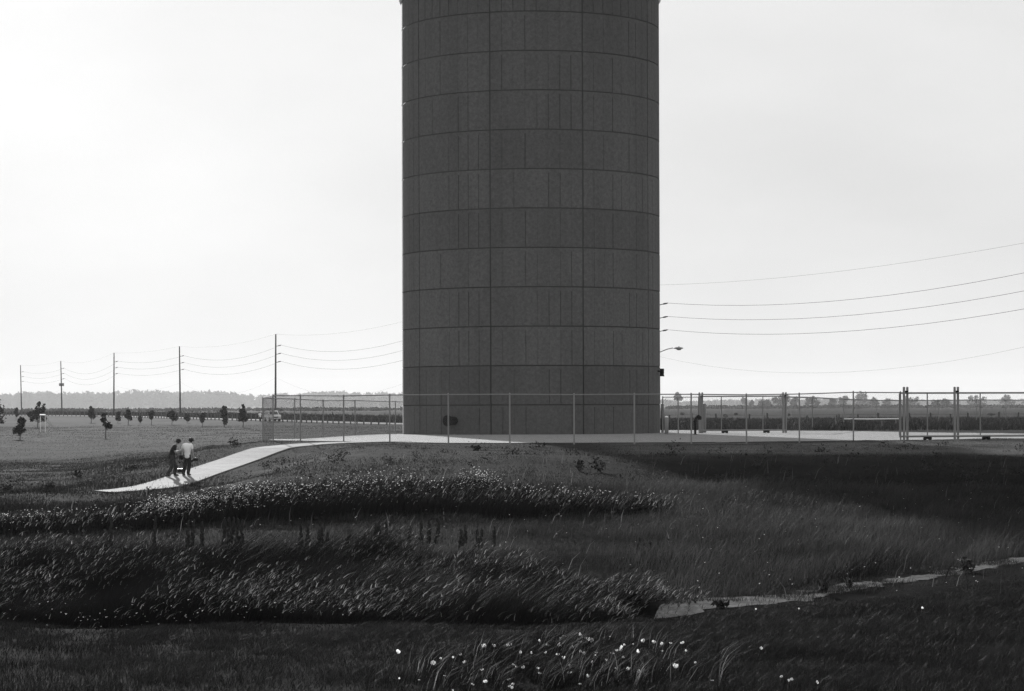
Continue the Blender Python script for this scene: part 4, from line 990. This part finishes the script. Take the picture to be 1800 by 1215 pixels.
def person(label, loc, rz, J, mats, extras=None):
    """J: joint positions in metres, local frame: +X walking direction seen in profile, +Y away"""
    o = empty('person', loc, rz); tag(o, label, 'person')
    nd = []; ed = []
    def add(p, r_, prev=None):
        nd.append((tuple(J[p]) if isinstance(p, str) else tuple(p), r_))
        if prev is not None: ed.append((prev, len(nd) - 1))
        return len(nd) - 1
    hip = add('hip', .105); wst = add('waist', .1, hip); ch = add('chest', .115, wst); nk = add('neck', .052, ch)
    hb = add(Vector(J['neck']).lerp(Vector(J['head']), .5), .058, nk); hd = add('head', .105, hb); tp_ = add('crown', .085, hd)
    nose = add('nose', .018, hd)
    for s_ in 'LR':
        sh = add('sh' + s_, .058, ch); el = add('el' + s_, .042, sh); wr = add('wr' + s_, .029, el)
        t = Vector(J['wr' + s_]) - Vector(J['el' + s_]); hand(nd, ed, wr, t, J.get('hs' + s_, (1, 0, 0)), J.get('hc' + s_, (0, -1, 0)))
        th = add('th' + s_, .075, hip); kn = add('kn' + s_, .06, th); an = add('an' + s_, .042, kn); add('toe' + s_, .035, an)
    skin_obj('body', nd, ed, M['skin'], o)
    # clothes: slightly larger shells over the same joints
    sn = [(Vector(J['hip']) - Vector((0, 0, .13)), .15), (J['waist'], .142), (J['chest'], .158), (Vector(J['chest']).lerp(Vector(J['neck']), .85), .085), (Vector(J['hip']) + Vector((0, 0, .01)), .152)]; se = [(0, 4), (4, 1), (1, 2), (2, 3)]
    for s_ in 'LR':
        i = len(sn); sn.append((J['sh' + s_], .072)); sn.append((Vector(J['sh' + s_]).lerp(Vector(J['el' + s_]), .75), .062)); se += [(2, i), (i, i + 1)]
    skin_obj('shirt', [(tuple(a), b) for a, b in sn], se, mats[0], o)
    tn = [(Vector(J['hip']) + Vector((0, 0, .0)), .135), (Vector(J['waist']), .12)]; te = [(0, 1)]
    for s_ in 'LR':
        i = len(tn); tn += [(J['th' + s_], .105), (J['kn' + s_], .085), (Vector(J['kn' + s_]).lerp(Vector(J['an' + s_]), 1.08), .078)]; te += [(0, i), (i, i + 1), (i + 1, i + 2)]
    skin_obj('trousers', [(tuple(a), b) for a, b in tn], te, mats[1], o)
    for s_ in 'LR':
        a = Vector(J['an' + s_]); t = Vector(J['toe' + s_]); dr = (t - a); heel = a - Vector((dr.x, dr.y, 0)) * .3 + Vector((0, 0, dr.z * .7))
        skin_obj('shoe', [(tuple(heel), .042), (tuple(a.lerp(t, .45)), .05), (tuple(t), .04)], [(0, 1), (1, 2)], M['shoe'], o)
    hdv = Vector(J['head']); up = (Vector(J['crown']) - hdv).normalized(); fw = (Vector(J['nose']) - hdv); fw = (fw - up * fw.dot(up)).normalized()
    MB().ball(tuple(hdv - fw * .018 + up * .012), (.098, .098, .105), 12, 8).build('hair', M['hair'], o, True)
    return o, hdv, up, fw
def cap(o, hdv, up, fw, m, brim=True):
    sd = up.cross(fw); b = MB(); V = []; n = 14; rows = 5
    for i in range(rows + 1):
        t = i / rows * math.pi / 2
        for k in range(n):
            a = 2 * math.pi * k / n; p = hdv + up * (.035 + .098 * math.sin(t)) + (fw * math.cos(a) * .118 + sd * math.sin(a) * .098) * max(.02, math.cos(t)); V.append(tuple(p))
    Fs = [(i * n + k, i * n + (k + 1) % n, (i + 1) * n + (k + 1) % n, (i + 1) * n + k) for i in range(rows) for k in range(n)]
    c = mesh_obj('cap', V, Fs, m, o, True)
    if brim:
        V = []
        for k in range(7):
            a = -1.0 + 2.0 * k / 6
            V.append(tuple(hdv + up * .04 + fw * .112 * math.cos(a) + sd * .095 * math.sin(a))); V.append(tuple(hdv + up * .03 + fw * (.112 * math.cos(a) + .085 * math.cos(a * .9)) + sd * .09 * math.sin(a)))
        mesh_obj('peak', V, [(2 * k, 2 * k + 1, 2 * k + 3, 2 * k + 2) for k in range(6)], m, c)
    return c
d1 = 102.6; X, Y = at(303, d1); z0 = hz(X, Y) + .015
Pz = lambda x, y, z: (x, y, z)
J1 = dict(hip=Pz(-.03, 0, .84), waist=Pz(-.03, 0, 1.0), chest=Pz(.06, 0, 1.22), neck=Pz(.15, 0, 1.38), head=Pz(.245, 0, 1.50), crown=Pz(.27, 0, 1.56), nose=Pz(.35, 0, 1.47),
          shL=Pz(.06, .17, 1.30), elL=Pz(.12, .22, 1.06), wrL=Pz(.36, .16, 1.10), shR=Pz(.06, -.17, 1.29), elR=Pz(.10, -.22, 1.03), wrR=Pz(.32, -.17, 1.13),
          thL=Pz(-.02, .09, .78), knL=Pz(.15, .09, .45), anL=Pz(.10, .09, .09), toeL=Pz(.27, .07, .04), thR=Pz(-.04, -.09, .78), knR=Pz(-.02, -.09, .44), anR=Pz(-.24, -.09, .10), toeR=Pz(-.09, -.09, .035),
          hsL=(0, 0, 1), hcL=(0, -1, 0), hsR=(0, 0, 1), hcR=(0, 1, 0))
p1 = person('walker in dark shirt and cap leaning forward on the footpath', (X, Y, z0), R(12), J1, (M['black_cloth'], M['camo']))
cap(p1[0], p1[1], p1[2], p1[3], M['black_cloth'])
X2, Y2 = at(329, d1 + .3); z2 = hz(X2, Y2) + .015
J2 = dict(hip=Pz(0, 0, .86), waist=Pz(.0, 0, 1.02), chest=Pz(.02, 0, 1.24), neck=Pz(.07, .02, 1.42), head=Pz(.15, .05, 1.52), crown=Pz(.17, .06, 1.58), nose=Pz(.25, .09, 1.50),
          shL=Pz(-.16, .06, 1.33), elL=Pz(-.22, .06, 1.08), wrL=Pz(-.24, .10, .90), shR=Pz(.19, -.06, 1.33), elR=Pz(.23, -.06, 1.06), wrR=Pz(.26, .02, .80),
          thL=Pz(-.07, 0, .80), knL=Pz(-.10, .03, .45), anL=Pz(-.17, -.08, .09), toeL=Pz(-.12, .08, .04), thR=Pz(.08, 0, .80), knR=Pz(.08, .06, .45), anR=Pz(.02, .04, .09), toeR=Pz(.13, .15, .04),
          hsL=(1, 0, 0), hcL=(1, 0, 0), hsR=(0, 1, 0), hcR=(-1, 0, 0))
p2 = person('walker in white shirt and dark trousers, right of the two on the footpath', (X2, Y2, z2), 0, J2, (M['white_cloth'], M['black_cloth']))
cap(p2[0], p2[1], p2[2], p2[3], M['hair'], True)
bagr = empty('shoulder_bag', (X2 - .27, Y2 + .06, z2)); tag(bagr, 'dark bag held at the side of the white shirted walker', 'bag')
bb = MB().box((0, 0, .80), (.17, .2, .2)).build('bag_body', M['black_cloth'], bagr); bv = bb.modifiers.new('bevel', 'BEVEL'); bv.width = .03; bv.segments = 2
MB().tube([(-.02, -.09, .9), (-.0, -.03, .97), (.02, .05, .97), (.02, .09, .9)], .012, 6).build('strap', M['black_cloth'], bagr)
it = empty('hand_camera', (X2 + .33, Y2 + .04, z2)); tag(it, 'dark camera with pale edge in the right hand of the white shirted walker', 'camera')
MB().box((.02, 0, .70), (.2, .1, .12), 0).build('camera_body', M['darkpipe'], it)
MB().tube([(-.05, 0, .77), (.1, 0, .785)], .014, 6).build('top_plate', M['lamp'], it)
MB().tube([(-.09, 0, .68), (-.18, .02, .64)], [.05, .055], 10).build('lens', M['darkpipe'], it)
Xc, Yc = at(317, d1 + 1.9); cs = empty('small_case', (Xc, Yc, hz(Xc, Yc) + .05), R(8)); tag(cs, 'small dark case with pale top at the far edge of the footpath', 'case')
MB().box((0, 0, .07), (.26, .18, .14)).build('case_body', M['black_cloth'], cs); MB().box((0, 0, .152), (.27, .19, .025)).build('lid', M['white'], cs)
# third person beyond, by the road
d3 = 385; X3, Y3 = at(457, d3); z3 = hz(X3, Y3) + .12
J3 = {k: Vector(v) for k, v in J2.items()}
p3 = person('distant person in white shirt and dark cap beside the parked car', (X3, Y3, z3), R(200), J3, (M['white_cloth'], M['black_cloth']))
cap(p3[0], p3[1], p3[2], p3[3], M['black_cloth'])

# ------------------------------------------------------------------ haze
hb = MB().box((0, 3840, 45), (11200, 7960, 98)).build('haze', None); tag(hb, kind='stuff')
hb['label'] = 'thin bright haze filling the air over the plain'; hb['category'] = 'haze'
hm = bpy.data.materials.new('haze_air'); hm.use_nodes = True; hn = hm.node_tree; hn.nodes.clear()
pv = hn.nodes.new('ShaderNodeVolumePrincipled'); pv.inputs['Color'].default_value = g(.95); pv.inputs['Density'].default_value = 0.0001; pv.inputs['Anisotropy'].default_value = 0.0
ho = hn.nodes.new('ShaderNodeOutputMaterial'); hn.links.new(pv.outputs[0], ho.inputs['Volume'])
hb.data.materials.append(hm)
